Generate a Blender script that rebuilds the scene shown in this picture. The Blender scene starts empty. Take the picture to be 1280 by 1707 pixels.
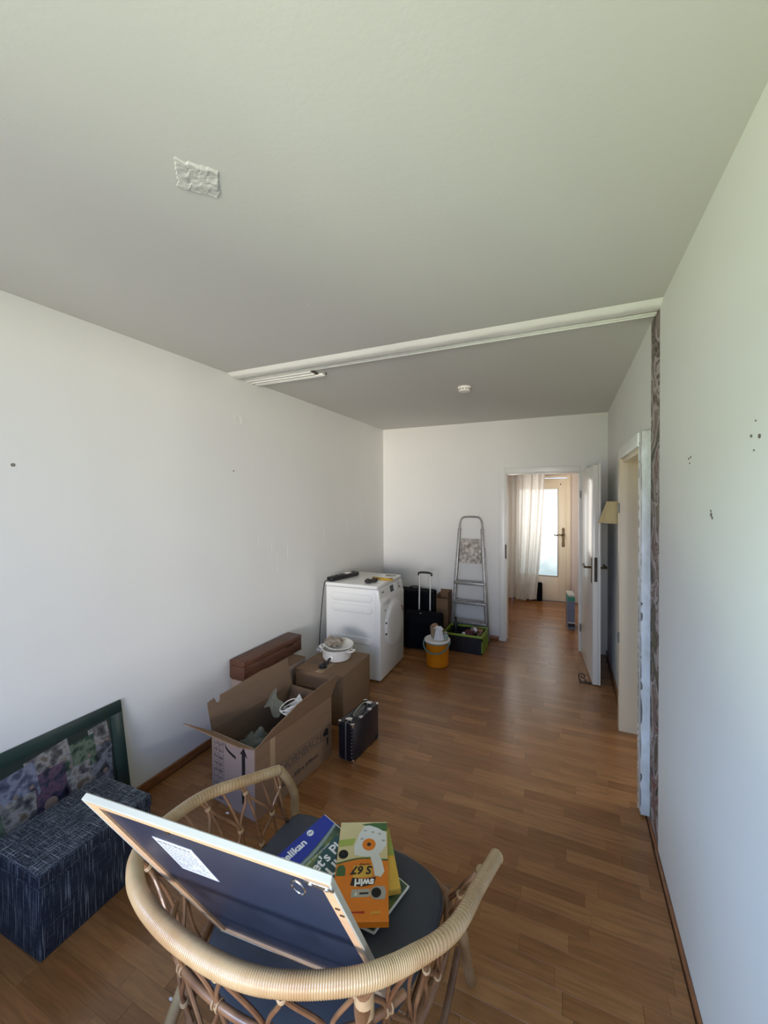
import bpy, bmesh, math, random
from mathutils import Vector, Matrix, noise
import numpy as np
PI = math.pi
random.seed(7)
sc = bpy.context.scene
COL = sc.collection

# ------------------------------------------------------------------ camera
def setup_camera():
    yaw, pitch, roll = 0.420425654, -0.011208582, -0.00367410693
    cy, sy = math.cos(yaw), math.sin(yaw)
    w = Vector((-sy*math.cos(pitch), cy*math.cos(pitch), math.sin(pitch)))
    r0 = Vector((cy, sy, 0)); u0 = r0.cross(w)
    r = r0*math.cos(roll)+u0*math.sin(roll); u = -r0*math.sin(roll)+u0*math.cos(roll)
    cd = bpy.data.cameras.new('camera'); co = bpy.data.objects.new('camera', cd); COL.objects.link(co)
    m = Matrix((( r.x, u.x, -w.x, 0), (r.y, u.y, -w.y, 0), (r.z, u.z, -w.z, 1.63197), (0, 0, 0, 1)))
    co.matrix_world = m
    cd.sensor_fit = 'HORIZONTAL'; cd.sensor_width = 36.0; cd.lens = 36*670.39/1280
    cd.shift_x = -4.51/1280; cd.shift_y = -16.37/1280
    cd.clip_start = 0.02; cd.clip_end = 200
    sc.camera = co
setup_camera()

# ------------------------------------------------------------------ world, light, exposure
SKY_TOP = (0.29, 0.54, 1.30); SKY_HOR = (0.44, 0.72, 1.45)
GROUND = (0.80, 0.82, 0.70); SKY_STRENGTH = 4.2
WIN = dict(x0=-1.55, x1=0.28, z0=0.66, z1=2.42, y=-0.62)
def setup_world():
    w = bpy.data.worlds.new('World'); sc.world = w; w.use_nodes = True
    nt = w.node_tree; nt.nodes.clear(); N = nt.nodes; L = nt.links
    tc = N.new('ShaderNodeTexCoord'); sp = N.new('ShaderNodeSeparateXYZ'); L.new(tc.outputs['Generated'], sp.inputs[0])
    cr = N.new('ShaderNodeValToRGB'); L.new(sp.outputs['Z'], cr.inputs[0])
    mr = N.new('ShaderNodeMapRange'); L.new(sp.outputs['Z'], mr.inputs[0]); mr.inputs[1].default_value = -1; mr.inputs[2].default_value = 1
    L.new(mr.outputs[0], cr.inputs[0])
    e = cr.color_ramp.elements
    e[0].position = 0.0; e[0].color = (*GROUND, 1)
    e[1].position = 1.0; e[1].color = (*SKY_TOP, 1)
    a = e.new(0.485); a.color = (*GROUND, 1)
    b = e.new(0.52); b.color = (*SKY_HOR, 1)
    c = e.new(0.65); c.color = (*[0.5*(x+y) for x, y in zip(SKY_TOP, SKY_HOR)], 1)
    bg = N.new('ShaderNodeBackground'); bg.inputs[1].default_value = SKY_STRENGTH
    out = N.new('ShaderNodeOutputWorld'); L.new(cr.outputs[0], bg.inputs[0]); L.new(bg.outputs[0], out.inputs[0])
setup_world()
def area(name, loc, rot, sx, sy, col, power, portal=False, spread=PI):
    l = bpy.data.lights.new(name, 'AREA'); l.shape = 'RECTANGLE'; l.size = sx; l.size_y = sy
    l.color = col; l.energy = power; l.spread = spread
    if portal: l.cycles.is_portal = True
    o = bpy.data.objects.new(name, l); o.location = loc; o.rotation_euler = rot; COL.objects.link(o); return o
area('window_portal', ((WIN['x0']+WIN['x1'])/2, WIN['y']-0.16, (WIN['z0']+WIN['z1'])/2), (PI/2, 0, 0), WIN['x1']-WIN['x0'], WIN['z1']-WIN['z0'], (1, 1, 1), 1, portal=True)
# daylight entering the unseen side window of the hall and the window of the next room
# bright sunlit surroundings opposite the window, level with the room
area('garden_daylight', (1.6, -8.0, 1.5), (math.radians(86), 0, math.radians(12)), 4.0, 2.2, (1.0, 0.93, 0.83), 1450)
# light thrown up by the sunlit lawn to the left
area('lawn_light', (-4.6, -6.2, -0.9), (math.radians(102), 0, math.radians(-38)), 4.5, 1.6, (0.80, 1.0, 0.58), 720)
# blue area lamp added over the world sky, brightens the low right wall
area('sky_fill', (-4.4, -6.4, 5.2), (math.radians(61), 0, math.radians(-35)), 4.0, 2.5, (0.50, 0.74, 1.0), 1150)
area('hall_side_window_light', (0.9-1.62, 5.9, 1.5), (0, -PI/2, 0), 1.2, 0.9, (1.0, 0.96, 0.90), 16)
area('next_room_window_light', (2.35, 3.6, 1.5), (0, PI/2, 0), 1.3, 1.3, (0.95, 0.98, 1.0), 30)
sc.view_settings.view_transform = 'Standard'; sc.view_settings.look = 'None'
sc.view_settings.exposure = -0.26; sc.view_settings.gamma = 1.0; sc.view_settings.use_curve_mapping = False
sc.cycles.max_bounces = 10; sc.cycles.diffuse_bounces = 7; sc.cycles.transparent_max_bounces = 12
sc.cycles.use_denoising = True; sc.cycles.sample_clamp_indirect = 6
sc.cycles.caustics_reflective = False; sc.cycles.caustics_refractive = False

# ------------------------------------------------------------------ materials
def srgb(h):
    h = h.lstrip('#'); v = [int(h[i:i+2], 16)/255 for i in (0, 2, 4)]
    return tuple(x/12.92 if x <= 0.04045 else ((x+0.055)/1.055)**2.4 for x in v)
def mat(name, col, rough=0.6, metal=0.0, var=0.0, vscale=6.0, bump=0.0, bscale=60.0, stretch=(1, 1, 1), coat=0.0, spec=0.5, col2=None):
    m = bpy.data.materials.new(name); m.use_nodes = True; nt = m.node_tree; N = nt.nodes; L = nt.links
    b = N['Principled BSDF']; b.inputs['Base Color'].default_value = (*col, 1); b.inputs['Roughness'].default_value = rough
    b.inputs['Metallic'].default_value = metal; b.inputs['Coat Weight'].default_value = coat; b.inputs['Specular IOR Level'].default_value = spec
    tc = N.new('ShaderNodeTexCoord'); mp = N.new('ShaderNodeMapping'); L.new(tc.outputs['Object'], mp.inputs[0]); mp.inputs['Scale'].default_value = stretch
    if var > 0 or col2:
        n = N.new('ShaderNodeTexNoise'); n.inputs['Scale'].default_value = vscale; n.inputs['Detail'].default_value = 5; L.new(mp.outputs[0], n.inputs[0])
        mx = N.new('ShaderNodeMix'); mx.data_type = 'RGBA'; cr = N.new('ShaderNodeMapRange'); L.new(n.outputs[0], cr.inputs[0]); cr.inputs[1].default_value = 0.35; cr.inputs[2].default_value = 0.65
        L.new(cr.outputs[0], mx.inputs[0])
        c2 = col2 if col2 else tuple(max(0, x*(1-var)) for x in col)
        mx.inputs[6].default_value = (*c2, 1); mx.inputs[7].default_value = (*col, 1); L.new(mx.outputs[2], b.inputs['Base Color'])
    if bump > 0:
        n2 = N.new('ShaderNodeTexNoise'); n2.inputs['Scale'].default_value = bscale; n2.inputs['Detail'].default_value = 4; L.new(mp.outputs[0], n2.inputs[0])
        bp = N.new('ShaderNodeBump'); bp.inputs['Strength'].default_value = bump; bp.inputs['Distance'].default_value = 0.002
        L.new(n2.outputs[0], bp.inputs['Height']); L.new(bp.outputs[0], b.inputs['Normal'])
    return m
M = {}
M['wall'] = mat('wall_paint', (0.74, 0.735, 0.71), 0.85, var=0.03, vscale=1.2, bump=0.25, bscale=45)
M['wall_rough'] = mat('wall_paint_rough', (0.74, 0.735, 0.71), 0.6, var=0.03, vscale=2, bump=0.5, bscale=14, stretch=(1, 1, 0.35))
M['ceiling'] = mat('ceiling_paint', (0.66, 0.65, 0.62), 0.9, var=0.03, vscale=1.0, bump=0.2, bscale=60)
M['stucco'] = mat('rough_stucco', (0.66, 0.65, 0.62), 0.95, var=0.08, vscale=30, bump=0.6, bscale=120)
M['white_trim'] = mat('white_trim', (0.74, 0.74, 0.71), 0.35, var=0.05, vscale=8, bump=0.05)
M['old_trim'] = mat('old_chipped_trim', (0.74, 0.75, 0.74), 0.4, vscale=25, stretch=(1, 1, 0.5), col2=(0.60, 0.60, 0.57), bump=0.3, bscale=80)
M['cream'] = mat('cream_lacquer', (0.70, 0.58, 0.41), 0.4, var=0.04, vscale=2)
M['door_white'] = mat('door_lacquer', (0.70, 0.68, 0.63), 0.22, var=0.04, vscale=3, stretch=(4, 4, 0.4), bump=0.06, bscale=30)
M['rail'] = mat('rail_plastic', (0.90, 0.89, 0.85), 0.35, var=0.03)
M['skirting'] = mat('skirting_wood', (0.26, 0.10, 0.035), 0.4, var=0.35, vscale=12, stretch=(6, 1, 6))
M['brass'] = mat('aged_brass', (0.11, 0.075, 0.038), 0.35, metal=0.9, var=0.3, vscale=30)
M['iron'] = mat('dark_iron', (0.06, 0.045, 0.035), 0.5, metal=0.6, var=0.3, vscale=30)
M['chrome'] = mat('chrome', (0.75, 0.75, 0.75), 0.18, metal=1.0, var=0.05)
M['alu'] = mat('dull_aluminium', (0.34, 0.33, 0.31), 0.45, metal=0.75, var=0.25, vscale=30, bump=0.2, bscale=80)
M['alu_spots'] = mat('paint_spattered_aluminium', (0.62, 0.57, 0.52), 0.7, vscale=26, col2=(0.22, 0.19, 0.17), bump=0.3)
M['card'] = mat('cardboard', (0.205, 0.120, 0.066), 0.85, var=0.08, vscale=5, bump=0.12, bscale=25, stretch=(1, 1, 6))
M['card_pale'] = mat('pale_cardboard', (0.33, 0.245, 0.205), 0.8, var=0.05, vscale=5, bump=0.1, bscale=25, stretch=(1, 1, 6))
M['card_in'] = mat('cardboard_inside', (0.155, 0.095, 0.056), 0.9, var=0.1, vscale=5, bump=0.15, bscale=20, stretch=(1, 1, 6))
M['black_ink'] = mat('black_print', (0.012, 0.010, 0.012), 0.6, var=0.1)
M['grey_ink'] = mat('grey_print', (0.10, 0.07, 0.055), 0.7, var=0.2)
M['tape'] = mat('packing_tape', (0.36, 0.25, 0.15), 0.2, var=0.1)
M['dark_wood'] = mat('dark_wood', (0.13, 0.050, 0.024), 0.5, vscale=9, col2=(0.065, 0.023, 0.012), stretch=(10, 1, 10), bump=0.15)
M['white_enamel'] = mat('white_enamel', (0.78, 0.78, 0.76), 0.25, var=0.02, coat=0.3)
M['white_plastic'] = mat('white_plastic', (0.80, 0.77, 0.71), 0.3, var=0.03)
M['black_plastic'] = mat('black_plastic', (0.012, 0.012, 0.014), 0.35, var=0.2)
M['black_fabric'] = mat('black_fabric', (0.003, 0.0035, 0.006), 0.95, var=0.3, vscale=20, bump=0.2, bscale=300, spec=0.15)
M['navy_shell'] = mat('navy_black_shell', (0.008, 0.010, 0.018), 0.25, var=0.2)
M['glass_dark'] = mat('dark_display', (0.01, 0.015, 0.015), 0.1)
M['yellow'] = mat('yellow_plastic', (0.55, 0.33, 0.02), 0.45, var=0.15, vscale=30)
M['orange'] = mat('orange_plastic', (0.60, 0.195, 0.003), 0.35, var=0.05)
M['teal'] = mat('grey_green_plastic', (0.10, 0.19, 0.17), 0.45, var=0.1)
M['green_rim'] = mat('lime_green_plastic', (0.22, 0.33, 0.03), 0.45, var=0.1)
M['green_deep'] = mat('deep_green_plastic', (0.08, 0.14, 0.008), 0.5, var=0.1)
M['cloth_grey'] = mat('grey_green_cloth', (0.13, 0.13, 0.10), 0.95, var=0.25, vscale=20, bump=0.4, bscale=120)
M['cloth_beige'] = mat('beige_cloth', (0.42, 0.35, 0.27), 0.95, var=0.3, vscale=15, bump=0.4, bscale=120)
M['cloth_white'] = mat('white_cloth', (0.75, 0.74, 0.74), 0.9, var=0.15, vscale=25, bump=0.3, bscale=120)
M['cloth_maroon'] = mat('maroon_cloth', (0.10, 0.025, 0.03), 0.85, var=0.3, vscale=25, bump=0.3)
M['cloth_dark'] = mat('dark_grey_cloth', (0.035, 0.03, 0.03), 0.9, var=0.3, vscale=25, bump=0.3)
M['paper'] = mat('white_paper', (0.78, 0.76, 0.72), 0.8, var=0.05)
M['brown_paper'] = mat('brown_paper', (0.40, 0.22, 0.12), 0.8, var=0.2, vscale=15)
M['clear'] = mat('clear_film', (0.6, 0.62, 0.65), 0.15, var=0.1)
M['rattan'] = mat('rattan_cane', (0.25, 0.125, 0.058), 0.42, vscale=14, col2=(0.14, 0.062, 0.028), coat=0.2, bump=0.1)
M['rattan_wrap'] = mat('pale_rattan_wrap', (0.44, 0.31, 0.165), 0.36, vscale=9, col2=(0.34, 0.205, 0.095), coat=0.35, bump=0.1, bscale=90)
M['binding'] = mat('cane_binding', (0.42, 0.28, 0.15), 0.45, var=0.2, vscale=40)
M['cushion'] = mat('slate_cushion_fabric', (0.048, 0.053, 0.066), 0.8, var=0.12, vscale=10, bump=0.25, bscale=400)
M['raw_wood'] = mat('raw_light_wood', (0.60, 0.37, 0.21), 0.6, var=0.12, vscale=8, stretch=(2, 12, 12))
M['mould_white'] = mat('white_frame_moulding', (0.41, 0.40, 0.345), 0.3, metal=0.0, var=0.05)
M['navy_board'] = mat('navy_backing_board', (0.024, 0.033, 0.062), 0.32, var=0.12, vscale=3)
M['dark_green'] = mat('dark_green_frame', (0.014, 0.035, 0.030), 0.35, var=0.1)
M['shade'] = mat('cream_lamp_shade', (0.62, 0.50, 0.26), 0.8, var=0.08, vscale=20, bump=0.1)
M['hall_wall'] = mat('hall_wall_paint', (0.62, 0.54, 0.48), 0.7, var=0.04)
M['rubber'] = mat('black_rubber', (0.01, 0.01, 0.01), 0.6)
M['hole'] = mat('dark_hole', (0.16, 0.13, 0.10), 0.9)
M['label_white'] = mat('sticker_paper', (0.60, 0.62, 0.66), 0.4)
M['label_grey'] = mat('grey_small_print', (0.07, 0.08, 0.11), 0.6)
M['print_white'] = mat('white_lettering', (0.85, 0.85, 0.85), 0.4)
M['rod'] = mat('satin_rod', (0.72, 0.71, 0.68), 0.45, metal=0.3)
M['gap'] = mat('floor_underlay', (0.06, 0.03, 0.015), 0.8)

def floor_mat(name, per_object):
    m = bpy.data.materials.new(name); m.use_nodes = True; nt = m.node_tree; N = nt.nodes; L = nt.links
    b = N['Principled BSDF']
    if per_object:
        oi = N.new('ShaderNodeObjectInfo'); rnd = oi.outputs['Random']
    else:
        at = N.new('ShaderNodeAttribute'); at.attribute_name = 'tone'; rnd = at.outputs['Fac']
    geo = N.new('ShaderNodeNewGeometry')
    mul = N.new('ShaderNodeMath'); mul.operation = 'MULTIPLY'; L.new(rnd, mul.inputs[0]); mul.inputs[1].default_value = 37.0
    cmb = N.new('ShaderNodeCombineXYZ'); L.new(mul.outputs[0], cmb.inputs[2]); L.new(mul.outputs[0], cmb.inputs[0])
    add = N.new('ShaderNodeVectorMath'); add.operation = 'ADD'; L.new(geo.outputs['Position'], add.inputs[0]); L.new(cmb.outputs[0], add.inputs[1])
    mp = N.new('ShaderNodeMapping'); mp.inputs['Scale'].default_value = (2.2, 26, 1); L.new(add.outputs[0], mp.inputs[0])
    n1 = N.new('ShaderNodeTexNoise'); n1.inputs['Scale'].default_value = 2.4; n1.inputs['Detail'].default_value = 6; n1.inputs['Distortion'].default_value = 0.9; L.new(mp.outputs[0], n1.inputs[0])
    cr = N.new('ShaderNodeValToRGB'); L.new(rnd, cr.inputs[0]); e = cr.color_ramp.elements
    e[0].color = (0.215, 0.086, 0.026, 1); e[1].color = (0.325, 0.148, 0.051, 1)
    a = e.new(0.5); a.color = (0.265, 0.115, 0.038, 1)
    g = N.new('ShaderNodeMapRange'); L.new(n1.outputs[0], g.inputs[0]); g.inputs[1].default_value = 0.3; g.inputs[2].default_value = 0.7; g.inputs[3].default_value = 0.76; g.inputs[4].default_value = 1.12
    mx = N.new('ShaderNodeVectorMath'); mx.operation = 'SCALE'; L.new(cr.outputs[0], mx.inputs[0]); L.new(g.outputs[0], mx.inputs['Scale'])
    L.new(mx.outputs[0], b.inputs['Base Color']); b.inputs['Roughness'].default_value = 0.27; b.inputs['Specular IOR Level'].default_value = 0.5
    return m
M['floor'] = floor_mat('laminate_strip', True); M['floor_far'] = floor_mat('laminate_strip_far', False)

def tweed_mat():
    m = bpy.data.materials.new('blue_white_woven_fabric'); m.use_nodes = True; nt = m.node_tree; N = nt.nodes; L = nt.links
    b = N['Principled BSDF']; b.inputs['Roughness'].default_value = 0.9
    tc = N.new('ShaderNodeTexCoord'); last = None
    ge = N.new('ShaderNodeNewGeometry'); sn = N.new('ShaderNodeSeparateXYZ'); L.new(ge.outputs['True Normal'], sn.inputs[0]); ab = N.new('ShaderNodeMath'); ab.operation = 'ABSOLUTE'; L.new(sn.outputs[2], ab.inputs[0])
    for i, s in enumerate([(460, 460, 9), (460, 14, 460), (14, 460, 460)]):
        mp = N.new('ShaderNodeMapping'); mp.inputs['Scale'].default_value = s; L.new(tc.outputs['Object'], mp.inputs[0])
        n = N.new('ShaderNodeTexNoise'); n.inputs['Scale'].default_value = 0.9; n.inputs['Detail'].default_value = 2; L.new(mp.outputs[0], n.inputs[0])
        r = N.new('ShaderNodeMapRange'); L.new(n.outputs[0], r.inputs[0]); r.inputs[1].default_value = 0.58; r.inputs[2].default_value = 0.72
        if i > 0:
            wm = N.new('ShaderNodeMath'); wm.operation = 'MULTIPLY_ADD'; L.new(ab.outputs[0], wm.inputs[0]); wm.inputs[1].default_value = 0.8; wm.inputs[2].default_value = 0.2
            w2 = N.new('ShaderNodeMath'); w2.operation = 'MULTIPLY'; L.new(wm.outputs[0], w2.inputs[0]); L.new(r.outputs[0], w2.inputs[1]); r = w2
        if last is None: last = r.outputs[0]
        else:
            mm = N.new('ShaderNodeMath'); mm.operation = 'MAXIMUM'; L.new(last, mm.inputs[0]); L.new(r.outputs[0], mm.inputs[1]); last = mm.outputs[0]
    mx = N.new('ShaderNodeMix'); mx.data_type = 'RGBA'; L.new(last, mx.inputs[0]); mx.inputs[6].default_value = (0.006, 0.009, 0.020, 1); mx.inputs[7].default_value = (0.34, 0.37, 0.40, 1)
    L.new(mx.outputs[2], b.inputs['Base Color'])
    bp = N.new('ShaderNodeBump'); bp.inputs['Strength'].default_value = 0.5; bp.inputs['Distance'].default_value = 0.001; L.new(last, bp.inputs['Height']); L.new(bp.outputs[0], b.inputs['Normal'])
    return m
M['tweed'] = tweed_mat()

def wallpaper_mat():
    m = bpy.data.materials.new('dark_floral_wallpaper'); m.use_nodes = True; nt = m.node_tree; N = nt.nodes; L = nt.links
    b = N['Principled BSDF']; b.inputs['Roughness'].default_value = 0.7
    tc = N.new('ShaderNodeTexCoord')
    wn = N.new('ShaderNodeTexNoise'); wn.inputs['Scale'].default_value = 4.6; wn.inputs['Detail'].default_value = 2.0; wn.inputs['Distortion'].default_value = 1.3; L.new(tc.outputs['Object'], wn.inputs[0])
    cr = N.new('ShaderNodeValToRGB'); L.new(wn.outputs[0], cr.inputs[0]); e = cr.color_ramp.elements
    e[0].position = 0.30; e[0].color = (0.16, 0.14, 0.07, 1); e[1].position = 0.74; e[1].color = (0.04, 0.04, 0.035, 1)
    for p, c in ((0.37, (0.05, 0.05, 0.04)), (0.405, (0.34, 0.27, 0.21)), (0.44, (0.05, 0.04, 0.035)), (0.47, (0.46, 0.38, 0.36)), (0.53, (0.55, 0.49, 0.48)), (0.555, (0.09, 0.06, 0.05)), (0.585, (0.40, 0.30, 0.27)), (0.62, (0.22, 0.17, 0.12)), (0.66, (0.22, 0.06, 0.065)), (0.69, (0.38, 0.30, 0.28))):
        q = e.new(p); q.color = (*c, 1)
    sc_ = N.new('ShaderNodeVectorMath'); sc_.operation = 'SCALE'; L.new(cr.outputs[0], sc_.inputs[0]); sc_.inputs['Scale'].default_value = 0.82
    L.new(sc_.outputs[0], b.inputs['Base Color'])
    return m
M['wallpaper'] = wallpaper_mat()

def emit_mat(name, c1, c2, strength, lo, hi):
    m = bpy.data.materials.new(name); m.use_nodes = True; nt = m.node_tree; N = nt.nodes; L = nt.links
    N.remove(N['Principled BSDF'])
    tc = N.new('ShaderNodeTexCoord'); sp = N.new('ShaderNodeSeparateXYZ'); L.new(tc.outputs['Object'], sp.inputs[0])
    nz = N.new('ShaderNodeTexNoise'); nz.inputs['Scale'].default_value = 5; L.new(tc.outputs['Object'], nz.inputs[0])
    ma = N.new('ShaderNodeMath'); ma.operation = 'MULTIPLY_ADD'; L.new(nz.outputs[0], ma.inputs[0]); ma.inputs[1].default_value = 0.35; L.new(sp.outputs['Z'], ma.inputs[2])
    mr = N.new('ShaderNodeMapRange'); L.new(ma.outputs[0], mr.inputs[0]); mr.inputs[1].default_value = lo; mr.inputs[2].default_value = hi
    mx = N.new('ShaderNodeMix'); mx.data_type = 'RGBA'; L.new(mr.outputs[0], mx.inputs[0]); mx.inputs[6].default_value = (*c1, 1); mx.inputs[7].default_value = (*c2, 1)
    e = N.new('ShaderNodeEmission'); e.inputs[1].default_value = strength; L.new(mx.outputs[2], e.inputs[0]); L.new(e.outputs[0], N['Material Output'].inputs[0])
    return m
M['frosted'] = emit_mat('daylit_frosted_glass', (0.26, 0.33, 0.35), (1.0, 1.0, 0.97), 2.7, 0.62, 1.40)

def curtain_mat():
    m = bpy.data.materials.new('sheer_white_voile'); m.use_nodes = True; nt = m.node_tree; N = nt.nodes; L = nt.links
    N.remove(N['Principled BSDF'])
    d = N.new('ShaderNodeBsdfDiffuse'); d.inputs[0].default_value = (0.82, 0.80, 0.76, 1)
    t = N.new('ShaderNodeBsdfTranslucent'); t.inputs[0].default_value = (0.82, 0.80, 0.76, 1)
    tr = N.new('ShaderNodeBsdfTransparent')
    lw = N.new('ShaderNodeLayerWeight'); lw.inputs[0].default_value = 0.5
    mr = N.new('ShaderNodeMapRange'); L.new(lw.outputs['Facing'], mr.inputs[0]); mr.inputs[3].default_value = 0.60; mr.inputs[4].default_value = 0.96
    m1 = N.new('ShaderNodeMixShader'); m1.inputs[0].default_value = 0.5; L.new(d.outputs[0], m1.inputs[1]); L.new(t.outputs[0], m1.inputs[2])
    m2 = N.new('ShaderNodeMixShader'); L.new(mr.outputs[0], m2.inputs[0]); L.new(tr.outputs[0], m2.inputs[1]); L.new(m1.outputs[0], m2.inputs[2])
    L.new(m2.outputs[0], N['Material Output'].inputs[0]); return m
M['voile'] = curtain_mat()
def clear_mat():
    m = bpy.data.materials.new('clear_plastic_film'); m.use_nodes = True; nt = m.node_tree; N = nt.nodes; L = nt.links
    b = N['Principled BSDF']; b.inputs['Base Color'].default_value = (0.75, 0.78, 0.8, 1); b.inputs['Roughness'].default_value = 0.12
    tr = N.new('ShaderNodeBsdfTransparent'); mx = N.new('ShaderNodeMixShader'); mx.inputs[0].default_value = 0.35
    L.new(tr.outputs[0], mx.inputs[1]); L.new(b.outputs[0], mx.inputs[2]); L.new(mx.outputs[0], N['Material Output'].inputs[0]); return m
M['clear'] = clear_mat()

def blotch_mat(name, cols, scale=14):
    """printed picture: soft patches of several colours"""
    m = bpy.data.materials.new(name); m.use_nodes = True; nt = m.node_tree; N = nt.nodes; L = nt.links
    b = N['Principled BSDF']; b.inputs['Roughness'].default_value = 0.35
    tc = N.new('ShaderNodeTexCoord'); n = N.new('ShaderNodeTexNoise'); n.inputs['Scale'].default_value = scale; n.inputs['Detail'].default_value = 3; L.new(tc.outputs['Object'], n.inputs[0])
    cr = N.new('ShaderNodeValToRGB'); L.new(n.outputs[0], cr.inputs[0]); e = cr.color_ramp.elements
    k = len(cols); e[0].position = 0.32; e[0].color = (*cols[0], 1); e[1].position = 0.68; e[1].color = (*cols[-1], 1)
    for i in range(1, k-1):
        q = e.new(0.32+0.36*i/(k-1)); q.color = (*cols[i], 1)
    L.new(cr.outputs[0], b.inputs['Base Color']); return m

# ------------------------------------------------------------------ mesh helpers
class MB:
    def __init__(s): s.v = []; s.f = []
    def add(s, vs, fs):
        o = len(s.v); s.v += [tuple(p) for p in vs]; s.f += [tuple(i+o for i in f) for f in fs]; return s
    def box(s, a, b, mtx=None):
        x0, y0, z0 = a; x1, y1, z1 = b
        vs = [Vector(p) for p in ((x0,y0,z0),(x1,y0,z0),(x1,y1,z0),(x0,y1,z0),(x0,y0,z1),(x1,y0,z1),(x1,y1,z1),(x0,y1,z1))]
        if mtx is not None: vs = [mtx @ p for p in vs]
        return s.add(vs, [(0,3,2,1),(4,5,6,7),(0,1,5,4),(1,2,6,5),(2,3,7,6),(3,0,4,7)])
    def prism(s, poly, z0, z1, mtx=None):
        n = len(poly); vs = [Vector((x, y, z0)) for x, y in poly]+[Vector((x, y, z1)) for x, y in poly]
        if mtx is not None: vs = [mtx @ p for p in vs]
        return s.add(vs, [tuple(reversed(range(n))), tuple(range(n, 2*n))]+[(i, (i+1) % n, n+(i+1) % n, n+i) for i in range(n)])
    def tube(s, pts, r, n=10, closed=False, cap=True):
        pts = [Vector(p) for p in pts]; k = len(pts); rr = r if hasattr(r, '__len__') else [r]*k
        tang = []
        for i in range(k):
            a = pts[(i-1) % k] if (closed or i > 0) else pts[i]; b = pts[(i+1) % k] if (closed or i < k-1) else pts[i]
            t = (b-a); tang.append(t.normalized() if t.length > 1e-9 else Vector((0, 0, 1)))
        ref = Vector((0, 0, 1)) if abs(tang[0].z) < 0.9 else Vector((1, 0, 0))
        u = tang[0].cross(ref).normalized(); vs = []
        for i in range(k):
            t = tang[i]; u = (u-t*u.dot(t)); u = u.normalized() if u.length > 1e-6 else t.orthogonal().normalized(); w = t.cross(u)
            for j in range(n):
                a = 2*PI*j/n; vs.append(pts[i]+(u*math.cos(a)+w*math.sin(a))*rr[i])
        fs = []
        for i in range(k if closed else k-1):
            i2 = (i+1) % k
            for j in range(n):
                j2 = (j+1) % n; fs.append((i*n+j, i2*n+j, i2*n+j2, i*n+j2))
        if cap and not closed: fs += [tuple(range(n)), tuple(reversed(range((k-1)*n, k*n)))]
        return s.add(vs, fs)
    def lathe(s, prof, n=32, c=(0, 0, 0), mtx=None):
        vs = []; k = len(prof)
        for r, z in prof:
            for j in range(n):
                a = 2*PI*j/n; p = Vector((c[0]+r*math.cos(a), c[1]+r*math.sin(a), c[2]+z)); vs.append(mtx @ p if mtx is not None else p)
        fs = []
        for i in range(k-1):
            for j in range(n): fs.append((i*n+j, i*n+(j+1) % n, (i+1)*n+(j+1) % n, (i+1)*n+j))
        if prof[0][0] > 1e-6: fs.append(tuple(reversed(range(n))))
        if prof[-1][0] > 1e-6: fs.append(tuple(range((k-1)*n, k*n)))
        return s.add(vs, fs)
    def build(s, name, m, parent=None, smooth=False, bevel=0.0, seg=2, auto=None, loc=None, kind=None, label=None):
        me = bpy.data.meshes.new(name); me.from_pydata(s.v, [], s.f)
        bm = bmesh.new(); bm.from_mesh(me)
        bmesh.ops.remove_doubles(bm, verts=bm.verts, dist=1e-6)
        bmesh.ops.recalc_face_normals(bm, faces=bm.faces)
        if bevel > 0:
            es = [e for e in bm.edges if len(e.link_faces) == 2 and e.calc_face_angle(0) > 0.5]
            bmesh.ops.bevel(bm, geom=es, offset=bevel, segments=seg, affect='EDGES', profile=0.5)
        bm.to_mesh(me); bm.free()
        if smooth or bevel > 0:
            me.polygons.foreach_set('use_smooth', [True]*len(me.polygons))
            try: me.set_sharp_from_angle(angle=math.radians(auto if auto else 40))
            except Exception: pass
        me.materials.append(m); o = bpy.data.objects.new(name, me); COL.objects.link(o)
        if parent is not None: o.parent = parent
        if loc is not None: o.location = loc
        if kind: o['kind'] = kind
        if label: o['label'] = label
        return o
def thing(name, label, cat, loc=(0, 0, 0), rz=0.0, group=None, mtx=None):
    o = bpy.data.objects.new(name, None); COL.objects.link(o); o.empty_display_size = 0.05
    if mtx is not None: o.matrix_world = mtx
    else: o.location = loc; o.rotation_euler = (0, 0, rz)
    o['label'] = label; o['category'] = cat
    if group: o['group'] = group
    return o
def tag(o, label, cat, group=None):
    o['label'] = label; o['category'] = cat
    if group: o['group'] = group
    return o
def struct(o): o['kind'] = 'structure'; return o
def catmull(P, per=8, closed=False):
    P = [Vector(p) for p in P]; n = len(P); out = []
    for i in range(n if closed else n-1):
        g = lambda k: P[k % n] if closed else P[max(0, min(n-1, k))]
        p0, p1, p2, p3 = g(i-1), g(i), g(i+1), g(i+2)
        for k in range(per):
            t = k/per; out.append(0.5*((2*p1)+(-p0+p2)*t+(2*p0-5*p1+4*p2-p3)*t*t+(-p0+3*p1-3*p2+p3)*t**3))
    if not closed: out.append(P[-1])
    return out
def resample(pts, step):
    L = [0]
    for a, b in zip(pts, pts[1:]): L.append(L[-1]+(b-a).length)
    n = max(2, int(L[-1]/step)); out = []; j = 0
    for i in range(n+1):
        d = L[-1]*i/n
        while j < len(L)-2 and L[j+1] < d: j += 1
        t = (d-L[j])/max(1e-9, L[j+1]-L[j]); out.append(pts[j].lerp(pts[j+1], t))
    return out
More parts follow.
